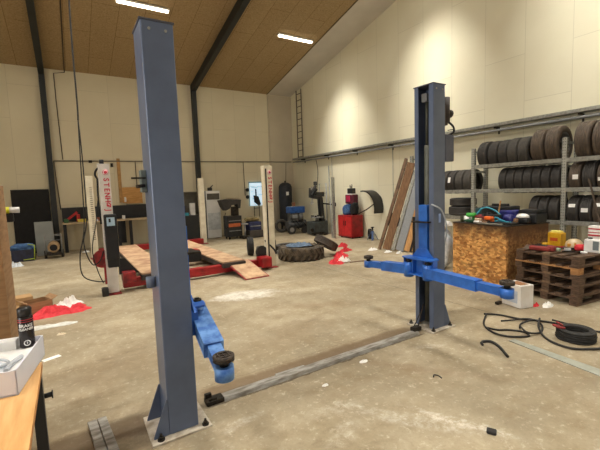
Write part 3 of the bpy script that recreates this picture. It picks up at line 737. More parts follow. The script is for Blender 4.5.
MB().prism([(-.42, .30), (-.1, .34), (.34, .30), (.30, .0), (.24, .0), (.2, .14), (-.02, .12), (-.10, .0), (-.24, -.06), (-.34, .08)], (-.06, -.2, 1.08), (1, 0, 0), (0, 0, 1), (0, .34, 0)).build('scan_hood', M('dusty_black_hood', (52, 48, 46), (36, 34, 32)), ct)
MB().box((.05, -.03, 1.425), (.40, .34, .012), Euler((0, .1, 0))).build('hood_top', M('tan_dusty_top', (150, 112, 84)), ct)
MB().box((.1, 0, .97), (.22, .2, .34)).build('hood_post', dark_steel, ct)
MB().tube([(-.32, -.2, .95), (-.38, -.2, .7), (-.34, -.2, .4), (-.22, -.2, .5)], .012).build('lead', black_matt, ct)
fj = thing('workshop_stool', 'small chrome trolley stand right of the black trolley', 'stand', (5.24, 12.15, 0))
MB().cyl((0, 0, .1), (0, 0, .5), .03).box((0, 0, .52), (.2, .2, .05), bev=.01).build('stand_post', grey_pl, fj)
MB().box((0, 0, .06), (.26, .26, .1), bev=.02).build('stand_base', dark_steel, fj)
bj = thing('tool_chest', 'low dark chest with navy body under a brown roll, centre back', 'chest', (5.66, 12.3, 0))
MB().box((0, 0, .14), (.54, .42, .26), bev=.02).build('lower_case', M('dark_grey_case', (70, 64, 60)), bj)
MB().box((-.02, 0, .42), (.48, .38, .30), bev=.03).build('upper_case', M('navy_case', (48, 54, 96), (34, 38, 70)), bj)
MB().box((-.02, -.195, .42), (.40, .01, .03)).build('case_strip', grey_pl, bj)
tag(MB().lump((0, 0, 0), .26, .14, .15, 12).build('brown_roll', M('olive_brown_cloth', (146, 130, 86), (100, 86, 54)), loc=(5.58, 12.28, .585)), 'crumpled olive brown cloth on top of the navy chest', 'cloth')
wbd = thing('light_panel', 'bright pale blue lit panel with thin lines on the back wall centre', 'lit panel', (6.52, 13.76, 1.56))
MB().box((0, 0, 0), (.66, .03, .96), bev=.004).build('panel_face', emis('backlit_pale_blue', (205, 232, 250), .75), wbd)
MB().box((0, -.02, .46), (.68, .03, .05)).box((-.33, -.02, 0), (.02, .03, .96)).box((.33, -.02, 0), (.02, .03, .96)).build('panel_frame', M('teal_grey_frame', (130, 160, 166)), wbd)
ms = MB()
for i, (a, b, w) in enumerate(((-.18, .30, .2), (-.1, .25, .3), (.12, .28, .2), (.15, .18, .12), (-.2, .1, .1), (.14, -.05, .16), (-.18, -.2, .12))): ms.box((a, -.018, b), (w, .004, .014))
ms.build('printed_lines', M('grey_ink', (120, 140, 150)), wbd)
hg = thing('hanging_grease_gun', 'dark hand tool hanging in front of the bright lit panel', 'tool', (6.45, 13.68, 0))
MB().box((.0, 0, 1.60), (.05, .05, .30), bev=.01).prism([(-.10, 0), (.10, -.05), (.20, -.38), (.10, -.42), (-.08, -.28)], (.0, -.02, 1.5), (1, 0, 0), (0, 0, 1), (0, .06, 0)).build('tool_body', black_paint, hg)
MB().cyl((-.1, 0, 1.06), (-.1, 0, .62), .014, seg=6).cyl((.12, 0, 1.10), (.12, 0, .62), .014, seg=6).cyl((-.12, 0, .98), (.14, 0, .98), .014, seg=6).build('wire_legs', dark_steel, hg)
for zz, lb in ((1.72, 'upper black wall socket left of the lit panel'), (1.44, 'lower black wall socket left of the lit panel')):
    tag(MB().cyl((0, 0, 0), (0, -.06, 0), .07, seg=18).build('wall_socket', black_paint, loc=(6.12, 13.79, zz)), lb, 'socket', 'black wall sockets')
# air receiver
at_ = thing('air_tank', 'tall black upright air tank with white label in the corner', 'tank', (7.60, 13.3, 0))
pr = [(0, 1.98), (.12, 1.96), (.22, 1.90), (.27, 1.80), (.27, .35), (.22, .22), (0, .18)]
MB().lathe(pr, seg=28).build('tank_body', M('black_tank_paint', (34, 38, 46), (24, 27, 34)), at_)
MB().box((-.06, -.268, 1.52), (.12, .012, .14)).build('label', white_paper, at_)
for a in (0, 2.1, 4.2): MB().box((.22 * math.cos(a), .22 * math.sin(a), .14), (.06, .06, .28)).build('leg', black_paint, at_)
MB().cyl((0, 0, 1.97), (0, 0, 2.04), .03).build('valve', dark_steel, at_)
# compressor / tool trolley with blue top
cp = thing('shop_compressor', 'wheeled compressor with blue box body and hoses beside black tank', 'compressor', (7.35, 12.15, 0), math.radians(-4))
MB().box((0.0, 0, .90), (.62, .40, .24), bev=.02).build('blue_housing', blue_pl, cp)
MB().box((-.12, 0, .63), (.30, .34, .30), bev=.02).cyl((.16, -.1, .5), (.16, -.1, .78), .11).cyl((.16, .12, .5), (.16, .12, .78), .09).build('pump_block', M('oily_grey_pump', (112, 112, 108), (66, 66, 64)), cp)
MB().box((-.12, -.18, .66), (.20, .03, .12)).build('front_panel', grey_pl, cp)
MB().box((-.1, 0, 1.02), (.34, .3, .04)).build('tray', grey_pl, cp)
MB().cyl((-.36, 0, .34), (.40, 0, .34), .16, seg=20).build('pressure_vessel', M('dark_grey_vessel', (70, 72, 74)), cp)
MB().cyl((-.30, -.26, .17), (-.30, -.18, .17), .17, seg=24).build('wheel', rubber, cp)
MB().cyl((.26, -.26, .14), (.26, -.18, .14), .14, seg=24).build('wheel', rubber, cp)
MB().cyl((-.30, -.268, .17), (-.30, -.258, .17), .09, seg=20).build('hub_cap', M('dull_rim', (140, 136, 128)), cp)
MB().tube([(-.1, -.22, .5), (.05, -.28, .3), (.2, -.25, .4), (.35, -.22, .25)], .02).tube([(-.3, -.22, .6), (-.2, -.3, .4), (0, -.26, .18)], .015).build('hose', black_matt, cp)
small_box('cap_bottle', 'small bottle with tan cap on the blue compressor top', 'bottle', (7.28, 12.15, 1.042), (.09, .09, .14), M('tan_cap', (150, 100, 70)))
# tyre changer
tcx = thing('tyre_changer', 'black tyre changer with tilting post and mounting arm', 'tyre changer', (7.74, 11.15, 0))
MB().box((-.08, 0, .26), (.62, .5, .46), bev=.03).build('base_cabinet', M('dark_green_grey', (66, 72, 70), (44, 48, 48)), tcx)
MB().cyl((-.12, -.05, .49), (-.12, -.05, .62), .07).cyl((-.12, -.05, .62), (-.12, -.05, .66), .23, seg=28).build('turntable', M('steel_table', (120, 120, 116)), tcx)
for a in range(4): MB().box((-.12 + .17 * math.cos(a * PI / 2 + .7), -.05 + .17 * math.sin(a * PI / 2 + .7), .68), (.1, .06, .06), Euler((0, 0, a * PI / 2 + .7))).build('clamp_jaw', dark_steel, tcx)
MB().beam((.2, .1, .45), (.14, .1, 1.35), .17, .17, .02).build('tilting_post', black_paint, tcx)
MB().beam((.18, .1, 1.32), (-.32, -.02, 1.40), .12, .12, .02).box((.08, .1, 1.46), (.42, .22, .18), bev=.04).beam((-.3, 0, 1.46), (-.12, .02, 1.66), .12, .10, .03).build('swing_arm', black_paint, tcx)
MB().beam((-.28, 0, 1.2), (-.28, 0, 1.75), .035, .035).box((-.28, 0, 1.16), (.08, .08, .1), bev=.01).build('hex_shaft', M('bright_shaft', (176, 174, 168)), tcx)
MB().beam((-.34, 0, 1.55), (-.10, 0, 1.78), .10, .07, .02).box((-.12, 0, 1.86), (.12, .08, .14), bev=.02).beam((-.36, 0, 1.70), (-.38, 0, 1.36), .05, .05).build('helper_arm', M('grey_black_arm', (60, 60, 60)), tcx)
MB().beam((.2, .0, 1.12), (.40, -.42, 1.08), .05, .05).box((.40, -.42, 1.08), (.10, .09, .14), bev=.02).build('side_arm', dark_steel, tcx)
MB().cyl((-.5, -.3, .22), (-.5, -.22, .22), .06).box((-.25, -.27, .10), (.5, .04, .05)).box((.02, -.29, .06), (.14, .2, .03), Euler((.3, 0, 0))).build('pedal', dark_steel, tcx)
# small wheel and tyre left of compressor
def rim_spokes(parent, R, w, mat, axis='y', n=5, name='rim'):
    b = MB(); ax = (0, 1, 0)
    b.lathe([(R * .62, -w * .46), (R * .60, -w * .40), (R * .55, -w * .3), (R * .53, w * .4), (R * .62, w * .46), (R * .64, w * .4), (R * .60, 0), (R * .64, -w * .4)], (0, 0, 0), ax, 32, closed=True)
    b.cyl((0, -w * .28, 0), (0, -w * .14, 0), R * .14, seg=16)
    for i in range(n):
        a = 2 * PI * i / n + .3
        b.beam((R * .1 * math.cos(a), -w * .22, R * .1 * math.sin(a)), (R * .56 * math.cos(a), -w * .24, R * .56 * math.sin(a)), .045 * R / .3, .03)
    return b.build(name, mat, parent)
def tyre_mesh(R, w, n_groove=4, seg=48, inner=.60):
    """closed tyre profile around the local Y axis"""
    h = w / 2; p = []
    p += [(R * inner, -h * .78), (R * (inner + .06), -h * .92), (R * (inner + .18), -h), (R * .86, -h * .97), (R * .95, -h * .86), (R * .985, -h * .76)]
    tw = h * .72; n = n_groove; seg_w = 2 * tw / (n + 1); gw = seg_w * .12
    for i in range(n + 1):
        a = -tw + i * seg_w; b_ = a + seg_w
        crown = lambda q: R * (1 - .012 * (q / tw) ** 2)
        p.append((crown(a), a + (gw if i else 0))); p.append((crown(b_), b_ - (gw if i < n else 0)))
        if i < n: p.append((R * .968, b_ - gw * .8)); p.append((R * .968, b_ + gw * .8))
    p += [(R * .985, h * .76), (R * .95, h * .86), (R * .86, h * .97), (R * (inner + .18), h), (R * (inner + .06), h * .92), (R * inner, h * .78)]
    p += [(R * (inner + .05), h * .70), (R * .84, h * .80), (R * .90, 0), (R * .84, -h * .80), (R * (inner + .05), -h * .70)]
    b = MB(); b.lathe(p, (0, 0, 0), (0, 1, 0), seg, closed=True); return b
tyre_dark = tread_mat('tyre_rubber_dark', (62, 58, 54), (44, 42, 40))
tyre_brown = tread_mat('tyre_rubber_brown', (96, 82, 68), (66, 57, 49))
tyre_grey = tread_mat('tyre_rubber_grey', (78, 74, 68), (56, 53, 49))
_cache = {}
def tyre(R, w, mat, loc, label, group=None, rot=(0, 0, 0), rim=None, sticker=None, ng=4):
    kk = (round(R, 3), round(w, 3), mat.name, ng)
    if rim or sticker:
        t = thing('tyre', label, 'tyre', loc, 0, group); t.rotation_euler = rot; body_parent = t
    if kk in _cache:
        o = _cache[kk].copy(); COL.objects.link(o)
        for q in list(o.keys()): del o[q]
        o.parent = None; o.location = (0, 0, 0); o.rotation_euler = (0, 0, 0)
    else:
        o = tyre_mesh(R, w, ng).build('tyre', mat); _cache[kk] = o
        if not (rim or sticker): pass
    if rim or sticker:
        o.name = 'tyre_carcass'; o.parent = t
        if rim: rim_spokes(t, R, w, rim)
        if sticker:
            a, yy, sw, sh = sticker
            d = Vector((math.cos(a), 0, math.sin(a)))
            c = d * (R + .002) + Vector((0, yy, 0))
            b = MB(); x = Vector((0, 1, 0)); y = Vector((-d.z, 0, d.x))
            b.box(c, (sw, sh, .004), Matrix((x, y, x.cross(y))).transposed()); b.build('paper_label', white_paper, t)
        return t
    o.location = loc; o.rotation_euler = rot
    return tag(o, label, 'tyre', group)
tyre(.26, .18, tyre_grey, (7.10, 12.85, .265), 'grey tyre standing against the wall left of the compressor', rot=(0, 0, math.radians(-20)))
# stand, pole and steel profile in front of the right wall
fs = thing('rack_frame', 'thin grey open frame standing behind the tyre changer', 'frame', (8.05, 11.3, 0), math.radians(0))
MB().tube([(0, .22, .01), (0, .22, 1.85), (0, -.22, 1.85), (0, -.22, .01)], .02, smooth=1).tube([(0, .22, 1.5), (0, -.22, 1.5)], .015).tube([(0, .22, .5), (0, -.22, .5)], .015).build('tube_frame', grey_pl, fs)
MB().box((.0, 0, .012), (.3, .5, .02)).build('foot', grey_pl, fs)
tag(MB().cyl((7.42, 9.95, .012), (8.27, 11.2, 2.49), .016, seg=8).build('thin_pole', grey_pl), 'thin pole leaning on the wall just left of the steel profile', 'pole')
tag(MB().beam((7.36, 9.75, .03), (7.66, 10.15, 2.03), .10, .05).build('steel_profile', zinc), 'wide galvanised profile standing beside the red tool cabinet', 'profile')
# red tool cabinet and things on it
rc = thing('tool_cabinet', 'red metal tool cabinet with dark side against the right wall', 'tool cabinet', (7.98, 9.66, 0))
MB().box((0, 0, .40), (.48, .72, .72), bev=.01).build('cabinet_body', red_paint, rc)
MB().box((-.245, .17, .40), (.012, .33, .62)).build('door', M('cabinet_red_door', (196, 34, 36), (172, 26, 28)), rc)
MB().box((-.245, -.17, .40), (.012, .33, .62)).build('door', M('cabinet_red_door', (196, 34, 36), (172, 26, 28)), rc)
MB().box((-.256, .03, .5), (.01, .03, .16)).box((-.256, -.05, .5), (.01, .03, .16)).build('handle', dark_steel, rc)
for yy in (-.28, .28):
    for xx in (-.15, .15): MB().cyl((xx - .02, yy, .03), (xx + .02, yy, .03), .03, seg=12).build('castor', rubber, rc)
tag(MB().lump((0, 0, 0), .17, .17, .34, 21).build('blue_rags', blue_cloth, loc=(7.98, 9.76, .765)), 'heap of blue grey rags on top of the red tool cabinet', 'rags')
tag(MB().lump((0, 0, 0), .13, .12, .40, 22).build('dark_bag', black_matt, loc=(7.98, 9.44, .765)), 'dark lumpy bag on the right end of the red cabinet', 'bag')
bt = thing('battery_charger', 'magenta and black box standing on rags above the red cabinet', 'box', (8.02, 9.62, 1.13))
MB().box((0, 0, .15), (.2, .44, .30), bev=.02).build('box_body', M('dark_maroon', (90, 24, 44)), bt)
MB().box((-.103, .06, .17), (.01, .20, .2)).build('magenta_face', pink_pl, bt)
dr = thing('impact_wrench_stand', 'black object with spikes standing on the magenta box', 'tool', (8.02, 9.62, 1.432))
MB().box((0, 0, .12), (.16, .26, .18), bev=.02).build('body', black_paint, dr)
MB().box((0, 0, .015), (.2, .3, .03)).build('white_base', white_pl, dr)
MB().cyl((0, .06, .2), (0, .07, .32), .012).cyl((0, -.04, .2), (0, -.03, .34), .012).cyl((0, .0, .2), (0, .02, .29), .012).build('spike', dark_steel, dr)
tyre(.16, .09, rubber, (8.16, 8.92, .165), 'small black wheel on the floor right of the red cabinet', rot=(0, 0, math.radians(60)))
js = thing('jack_stand', 'blue metal axle stand on the floor by the right wall', 'jack stand', (8.0, 8.62, 0))
for a in range(4):
    dx, dy = math.cos(a * PI / 2 + .78), math.sin(a * PI / 2 + .78)
    MB().beam((dx * .17, dy * .17, .012), (dx * .03, dy * .03, .28), .06, .014).build('leg', M('blue_stand', (58, 84, 128)), js)
MB().cyl((0, 0, .24), (0, 0, .40), .025).box((0, 0, .405), (.1, .04, .03)).build('post', dark_steel, js)
# mudguard on right wall
mg = MB(); R1 = .56
pts = []
for i in range(15):
    a = math.radians(100 - i * 8.3)
    pts.append((R1 * math.cos(a), R1 * math.sin(a)))
inn = [(x * .93, y * .93) for x, y in pts]
mg.prism(pts + inn[::-1], (0, 0, 0), (0, -1, 0), (0, 0, 1), (-.36, 0, 0))
mg.prism([(x, y) for x, y in inn] + [(x * .60 + .22, y * .60 + .14) for x, y in inn[::-1]], (0, 0, 0), (0, -1, 0), (0, 0, 1), (-.02, 0, 0))
tag(mg.build('mudguard', M('satin_black_plastic', (34, 33, 33), (22, 22, 22), 10, .4), loc=(X1 - .01, 8.98, 1.0)), 'curved black mudguard hung on the right wall', 'mudguard')
MG = MB(); MG.tube([(8.0, 9.28, .80), (8.12, 9.0, .95), (8.2, 8.75, 1.12)], .018)
tag(MG.build('support_bar', dark_steel), 'short dark bar reaching from cabinet top up to the mudguard', 'bar')

# ------------------------------------------------------------------ tractor tyre group
tt = thing('tractor_tyre', 'large lugged tractor tyre lying flat on the floor', 'tractor tyre', (4.72, 7.60, 0))
R, h = .54, .31
prof = [(R * .60, .03), (R * .75, .0), (R * .93, .02), (R * .97, .06), (R * .975, h - .06), (R * .93, h - .02), (R * .75, h), (R * .60, h - .03), (R * .62, h - .06), (R * .86, h - .07), (R * .88, .07), (R * .62, .06)]
b = MB(); b.lathe(prof, seg=48, closed=True)
for i in range(22):
    for sgn in (0, 1):
        a0 = 2 * PI * (i + sgn * .5) / 22; a1 = a0 + (.20 if 1 else -.2)
        z0, z1 = (.02, h * .54) if sgn else (h - .02, h * .46)
        p0 = Vector((R * .985 * math.cos(a0), R * .985 * math.sin(a0), z0)); p1 = Vector((R * .985 * math.cos(a1), R * .985 * math.sin(a1), z1))
        b.beam(p0, p1, .055, .055)
b.build('tyre_carcass', M('dusty_tractor_rubber', (104, 90, 72), (54, 47, 40), 9, .85, 0, .3), tt)
MB().crumple((0, 0, .0), .33, .30, .03, 31).build('floor_dust', dark_steel, tt)
tag(MB().crumple((0, 0, 0), .33, .30, .04, 33, flat=.4).build('blue_sheet', M('grey_blue_cloth', (104, 124, 146), (60, 78, 100), 14, .8, 0, .2), loc=(4.74, 7.70, .305)), 'faded blue cloth lying across the tractor tyre', 'cloth')
tyre(.31, .20, tread_mat('leaning_tyre_rubber', (88, 76, 64), (52, 46, 40)), (5.37, 7.46, .315), 'worn car tyre tilted over the right side of the tractor tyre', rot=tuple(Vector((0, 1, 0)).rotation_difference(Vector((.52, -.10, .85))).to_euler()))
ep = thing('scrap_parts', 'dark greasy machine parts on the floor between post and tractor tyre', 'machine part', (4.22, 8.50, 0))
MB().box((0, 0, .13), (.42, .34, .24), bev=.04).box((.22, .1, .22), (.2, .18, .34), bev=.05).build('casting', M('dark_olive_casting', (62, 64, 52), (38, 38, 34)), ep)
MB().cyl((-.3, -.1, .1), (-.15, -.25, .1), .09).build('shaft', dark_steel, ep)
MB().cyl((.16, -.32, .1), (.26, -.34, .12), .06).box((.0, -.3, .05), (.2, .08, .07)).build('chrome_joint', zinc, ep)
tyre(.24, .16, rubber, (3.93, 8.82, .245), 'black wheel standing behind the lettered post by the ramp', rot=(0, 0, math.radians(70)))
tyre(.36, .20, tyre_dark, (4.95, 8.62, .105), 'dark tyre lying flat behind the tractor tyre', rot=(math.radians(90), 0, 0))
for (x, y, a, b_, s_, r_, lb) in ((5.05, 6.55, .30, .14, 41, .3, 'red rag with white patch nearest the tractor tyre'), (5.55, 7.15, .34, .15, 42, .9, 'crumpled red rag behind the nearer red rag'), (6.1, 7.6, .26, .13, 43, .2, 'bright red rag in the middle of the rag trail'), (6.55, 8.3, .22, .12, 44, .7, 'farthest small red rag before the red cabinet')):
    tag(MB().crumple((0, 0, 0), a, b_, .10, s_, rot=r_, wav=.9).build('red_rag', red_cloth, loc=(x, y, 0)), lb, 'rag', 'red rags on the floor')
tag(MB().crumple((0, 0, 0), .14, .08, .11, 45, wav=.7).build('white_rag', white_paper, loc=(5.12, 6.47, .02)), 'white scrap on the nearest red rag', 'rag')
tag(MB().tube([(5.2, 6.35, .01), (5.45, 6.3, .012), (5.62, 6.2, .012)], .010).build('stick', M('brown_stick', (110, 70, 50))), 'thin brown stick on the floor beside the red rags', 'stick')

# ------------------------------------------------------------------ planks leaning at the right wall
LG = 'planks and profiles leaning together against the rack end'
DW = Vector((.34, -.94, 0)).normalized()
for (tt_, w, h_, L_, mt, lb) in (
    (.04, .08, .05, 2.32, M('dark_brown_lath', (120, 92, 66), (84, 62, 44)), 'dark narrow lath, leftmost of the leaning lengths'),
    (.23, .21, .03, 2.20, M('dark_brown_plank', (140, 104, 70), (92, 64, 42), 6, .75, 0, .2, .3, .7, stretch=(6, 6, .7)), 'wide brown plank among the leaning lengths'),
    (.42, .08, .05, 2.0, zinc, 'pale metal profile beside the wide brown plank'),
    (.59, .20, .05, 1.85, M('ribbed_grey_metal', (162, 166, 170), (130, 134, 140), 30, .45, .4, stretch=(20, 20, 1)), 'ribbed grey metal length beside the profile'),
    (.78, .14, .03, 1.7, plank2, 'light timber board leaning next to the blue lift column'),
    (.88, .03, .05, 1.6, black_paint, 'thin black bar leaning between the light boards'),
    (.98, .13, .03, 1.6, plank2, 'rightmost light board, almost behind the lift column')):
    b0 = Vector((6.83, 7.16, .03)) + DW * tt_; k_ = L_ / 2.32
    tag(MB().beam(b0, b0 + Vector((min(.58 * k_, 7.43 - b0.x), -.42 * k_, L_)), w, h_, .003, wide=DW).build('leaning_board', mt), lb, 'board', LG)
tyre(.22, .17, rubber, (8.12, 7.85, .66), 'small black tyre hanging on wall behind the leaning boards', rot=(0, 0, PI / 2))
tag(MB().box((0, 0, 0), (.03, .05, .3)).build('hanging_hook', dark_steel, loc=(8.27, 7.85, .87)), 'dark hook holding the small tyre on the right wall', 'hook')
for i, (x, y, a, lb) in enumerate(((6.72, 7.25, .16, 'white scrap left of the leaning boards base'), (6.78, 6.75, .12, 'white scrap in front of the wide brown plank'), (6.85, 6.45, .10, 'small white scrap before the light boards'))):
    tag(MB().crumple((0, 0, 0), a, a * .5, .05, 50 + i).build('paper_scrap', white_paper, loc=(x, y, 0)), lb, 'scrap', 'white scraps by the boards')

# ------------------------------------------------------------------ tyre rack
XF, XB = 7.5, 7.95
rk = thing('tyre_rack', 'galvanised steel tyre rack with perforated uprights along the right wall', 'rack', (XF, 0, 0))
pm = perforated_mat()
YP = (1.42, 3.16, 4.91, 6.62)
for y in YP:
    for x in (0, XB - XF):
        u = MB(); u.box((0, 0, 1.2), (.012, .07, 2.4)); u.box((.03, -.033, 1.2), (.06, .008, 2.4)).box((0, 0, .006), (.09, .1, .012))
        u.build('upright', pm, rk, loc=(x, y, 0))
    br = MB()
    for z in (.3, 1.1, 1.9, 2.32): br.box(((XB - XF) / 2, y, z), (XB - XF, .02, .04))
    br.build('brace', zinc, rk)
levels = (.93, 1.52, 2.04)
for (ya, yb, lv) in ((YP[0], YP[1], levels), (YP[1], YP[2], levels), (YP[2], YP[3], levels[:2])):
    for z in lv:
        for x in (0, XB - XF):
            bb = MB(); bb.box((x, (ya + yb) / 2, z - .035), (.045, yb - ya - .07, .075), bev=.004); bb.build('shelf_beam', zinc, rk)
def rack_tyre(y, z, R, w, mat, label, xc=None, **kw):
    xc = xc or (XF + XB) / 2
    hz = z + .004 + math.sqrt(R * R - ((XB - XF) / 2 - .0225) ** 2)
    return tyre(R, w, mat, (xc, y, hz), label, kw.pop('group', None), rot=(0, kw.pop('ry', 0), 0), **kw)
ORD = ['first', 'second', 'third', 'fourth', 'fifth', 'sixth', 'seventh', 'eighth', 'ninth', 'tenth', 'eleventh']
alloy = M('alloy_rim', (150, 150, 150), (110, 110, 112), 8, .35, .6)
GT = 'tyres on the top rack shelf'
top = [(4.70, .285, .21, tyre_dark, alloy), (4.47, .28, .20, tyre_dark, None), (4.265, .28, .19, tyre_dark, None), (4.07, .285, .19, tyre_grey, None), (3.87, .285, .19, tyre_grey, None), (3.60, .325, .225, tyre_brown, None), (3.35, .335, .225, tyre_brown, alloy), (2.88, .34, .24, tyre_brown, None), (2.62, .34, .24, tyre_brown, None), (2.36, .34, .24, tyre_brown, None)]
for i, (y, R, w, mt, rm) in enumerate(top):
    q = {.34: 'large brownish', .335: 'large brown spoked', .325: 'large brown', .285: 'slim dark'}.get(R, 'slim black')
    rack_tyre(y, levels[2], R, w, mt, f'{q} tyre standing {ORD[i]} from the left on the top rack shelf', rim=rm, group=GT)
G2 = 'tyres on the middle rack shelf'
row2 = [4.27 - i * .162 for i in range(7)] 
for i, y in enumerate(row2):
    rack_tyre(y, levels[1], .262, .155, tyre_dark, f'slim black tyre, {ORD[i]} from left in the middle bay of the middle shelf', group=G2)
rack_tyre(2.995, levels[1], .27, .18, tyre_brown, 'brown black tyre with square white label beside the right upright, middle shelf', sticker=(math.radians(180), -.03, .085, .08), group=G2)
rack_tyre(2.79, levels[1], .27, .20, tyre_dark, 'unlabelled tyre between two labelled ones at the right, middle shelf', group=G2)
rack_tyre(2.57, levels[1], .27, .21, tyre_brown, 'tyre with white label at the picture right edge, middle shelf', sticker=(math.radians(190), .03, .085, .06), group=G2)
rack_tyre(2.34, levels[1], .27, .20, tyre_dark, 'tyre beyond the picture edge on the middle shelf', group=G2)
G3 = 'tyres on the low rack shelf'
for i, y in enumerate((3.66, 3.49, 3.315)):
    rack_tyre(y, levels[0], .27, .165, tyre_dark, f'black tyre, {ORD[i]} from left of three behind the crate items, low shelf', group=G3)
rack_tyre(3.01, levels[0], .27, .185, tyre_dark, 'tyre with white label right beside the right upright, low shelf', sticker=(math.radians(160), .0, .10, .06), group=G3)
rack_tyre(2.815, levels[0], .27, .19, tyre_dark, 'tyre with lower placed white label above the red printed box, low shelf', sticker=(math.radians(176), .0, .10, .07), group=G3)
rack_tyre(2.62, levels[0], .27, .195, tyre_brown, 'tyre with small white label near the picture right edge, low shelf', sticker=(math.radians(156), .0, .08, .06), group=G3)
rack_tyre(2.41, levels[0], .27, .195, tyre_dark, 'rightmost tyre in view on the low rack shelf', group=G3)
G4 = 'tyres in the left bay of the rack'
for i, y in enumerate((5.05, 5.25, 5.45, 5.65)):
    rack_tyre(y, levels[1], .27, .19, tyre_grey if i < 2 else tyre_dark, ('tyre next to the left upright, left bay of the middle shelf', 'second tyre from the left upright, left bay middle shelf', 'tyre with tall white label, left bay of the middle shelf', 'tyre closest behind the lift column, left bay middle shelf')[i], group=G4, sticker=(math.radians(170), .02, .06, .12) if i == 2 else None)
tyre(.31, .20, tyre_dark, (7.76, 5.32, levels[0] + .11), 'black tyre lying flat on the low left bay shelf', G4, rot=(PI / 2, 0, 0))
tyre(.29, .18, tyre_dark, (7.76, 5.32, levels[0] + .31), 'black tyre lying on top of another, low left bay shelf', G4, rot=(PI / 2, 0, 0))
tag(MB().beam((7.34, 2.32, .014), (7.44, 2.76, 1.66), .025, .02).build('tie_bar', M('dark_brown_strap', (84, 70, 58))), 'dark bar slanting in front of the labelled tyres at right', 'bar')

# ------------------------------------------------------------------ strand-board crate with clutter
CR = math.radians(-10)
cr = thing('board_crate', 'large waist high crate of greasy strand board beside the pallets', 'crate', (5.64, 3.13, 0), CR)
osb = osb_mat()
LX, LY, CH = .95, 1.08, .97
MB().box((LX / 2, LY / 2, CH / 2), (LX, LY, CH), bev=.004).build('board_box', osb, cr)
MB().box((LX / 2, LY / 2, CH + .008), (LX + .02, LY + .02, .014)).build('crate_lid', M('black_grimy_lid', (52, 42, 34), (30, 25, 22)), cr)
def on_crate(u, v):
    c_, s_ = math.cos(CR), math.sin(CR)
    return (5.64 + u * c_ - v * s_, 3.13 + u * s_ + v * c_, CH + .017)
def cl(name, lab, cat, u, v, mb, mat, rot=0, dz=0):
    x, y, z = on_crate(u, v); o = mb.build(name, mat, loc=(x, y, z + dz), rotz=rot); return tag(o, lab, cat)
cl('green_power_tool', 'bright green tool lying on the crate left side', 'tool', .20, .86, MB().box((0, 0, .12), (.10, .17, .07), bev=.03).box((.03, -.04, .04), (.05, .06, .09), bev=.01), green_pl, .3)
cl('orange_power_tool', 'orange tool on the crate beside the dark stick', 'tool', .12, .42, MB().box((0, 0, .09), (.09, .16, .065), bev=.025).box((.02, -.05, .03), (.05, .05, .07), bev=.01), orange_pl, -.3)
cl('blue_case', 'deep blue case at the back of the crate top', 'case', .60, .40, MB().box((0, 0, .10), (.24, .28, .20), bev=.02), purple_bl)
cl('black_case', 'black flat case stacked at the crate rear right', 'case', .72, .12, MB().box((0, 0, .08), (.34, .30, .16), bev=.02).box((0, 0, .19), (.3, .28, .05), bev=.01), black_paint)
cl('angle_grinder', 'white and black tool on the right corner of the crate', 'tool', .48, .10, MB().box((0, 0, .05), (.16, .22, .09), bev=.03), black_paint)
cl('white_cover', 'white domed cover on top of the black tool at crate corner', 'cover', .48, .10, MB().lathe([(0, .065), (.05, .058), (.085, .035), (.10, 0), (0, 0)], (0, 0, 0)), white_pl, 0, .098)
cl('teal_hose', 'teal strip lying across the back of the crate top', 'hose', .5, .74, MB().tube([(-.2, .16, .06), (-.12, .1, .2), (-.08, .0, .24), (-.08, -.16, .18), (-.16, -.3, .10)], .014), teal_pl)
cl('toolbox', 'long black toolbox behind the coloured tools on the crate', 'toolbox', .66, .66, MB().box((0, 0, .13), (.30, .52, .26), bev=.015).box((0, 0, .28), (.04, .3, .04), bev=.01), black_paint)
cl('blue_handle_tool', 'light blue handled tool at the front of the crate', 'tool', .20, .20, MB().beam((0, .14, .05), (0, -.14, .02), .035, .03, .01), teal_pl, .5)
cl('wooden_stick', 'thin pale stick standing up from the crate clutter', 'stick', .42, .52, MB().beam((0, 0, .0), (.06, -.02, .36), .018, .018), plank2)
cl('paint_jar', 'small dark jar with green lid on crate left front edge', 'jar', .08, .95, MB().cyl((0, 0, 0), (0, 0, .08), .03).cyl((0, 0, .08), (0, 0, .10), .032), M('dark_green_glass', (56, 62, 40)))
cl('white_rag', 'white rag lying across the left end of the crate', 'rag', .30, 1.0, MB().lump((0, 0, 0), .13, .09, .09, 61), white_paper)
cl('red_black_tool', 'dark red tool beside the green tool on the crate', 'tool', .24, .68, MB().box((0, 0, .06), (.08, .14, .10), bev=.02).box((0, .08, .10), (.05, .1, .04), bev=.01), M('dark_red_tool', (122, 30, 34)))
cl('cream_box', 'small cream box between the green and orange tools', 'box', .10, .62, MB().box((0, 0, .04), (.07, .09, .08), bev=.006), M('cream_box', (214, 190, 160)))
cl('green_bottle', 'dark green bottle lying at the crate front edge', 'bottle', .07, .76, MB().cyl((0, -.08, .03), (0, .06, .03), .03).cyl((0, .06, .03), (0, .11, .03), .014), M('bottle_green', (34, 84, 60)))
cl('white_tube', 'white tube near the front middle of the crate', 'tube', .05, .58, MB().cyl((0, -.07, .022), (0, .07, .022), .02), white_pl)
cl('black_cutter', 'black pincers lying near the crate front right', 'tool', .10, .26, MB().tube([(0, .16, .02), (.03, .0, .03), (0, -.16, .02)], .016).tube([(.02, .16, .02), (-.02, .0, .03), (.05, -.15, .02)], .014), black_matt)
cl('grey_file', 'flat grey steel bar along the crate front edge', 'tool', .03, .32, MB().box((0, 0, .012), (.04, .40, .02)), zinc)
cl('chrome_wrench', 'chrome spanner on the crate in front of the blue case', 'spanner', .34, .34, MB().box((0, 0, .02), (.03, .24, .012)).cyl((0, .13, .012), (0, .13, .03), .03).cyl((0, -.13, .012), (0, -.13, .03), .026), zinc, .4)
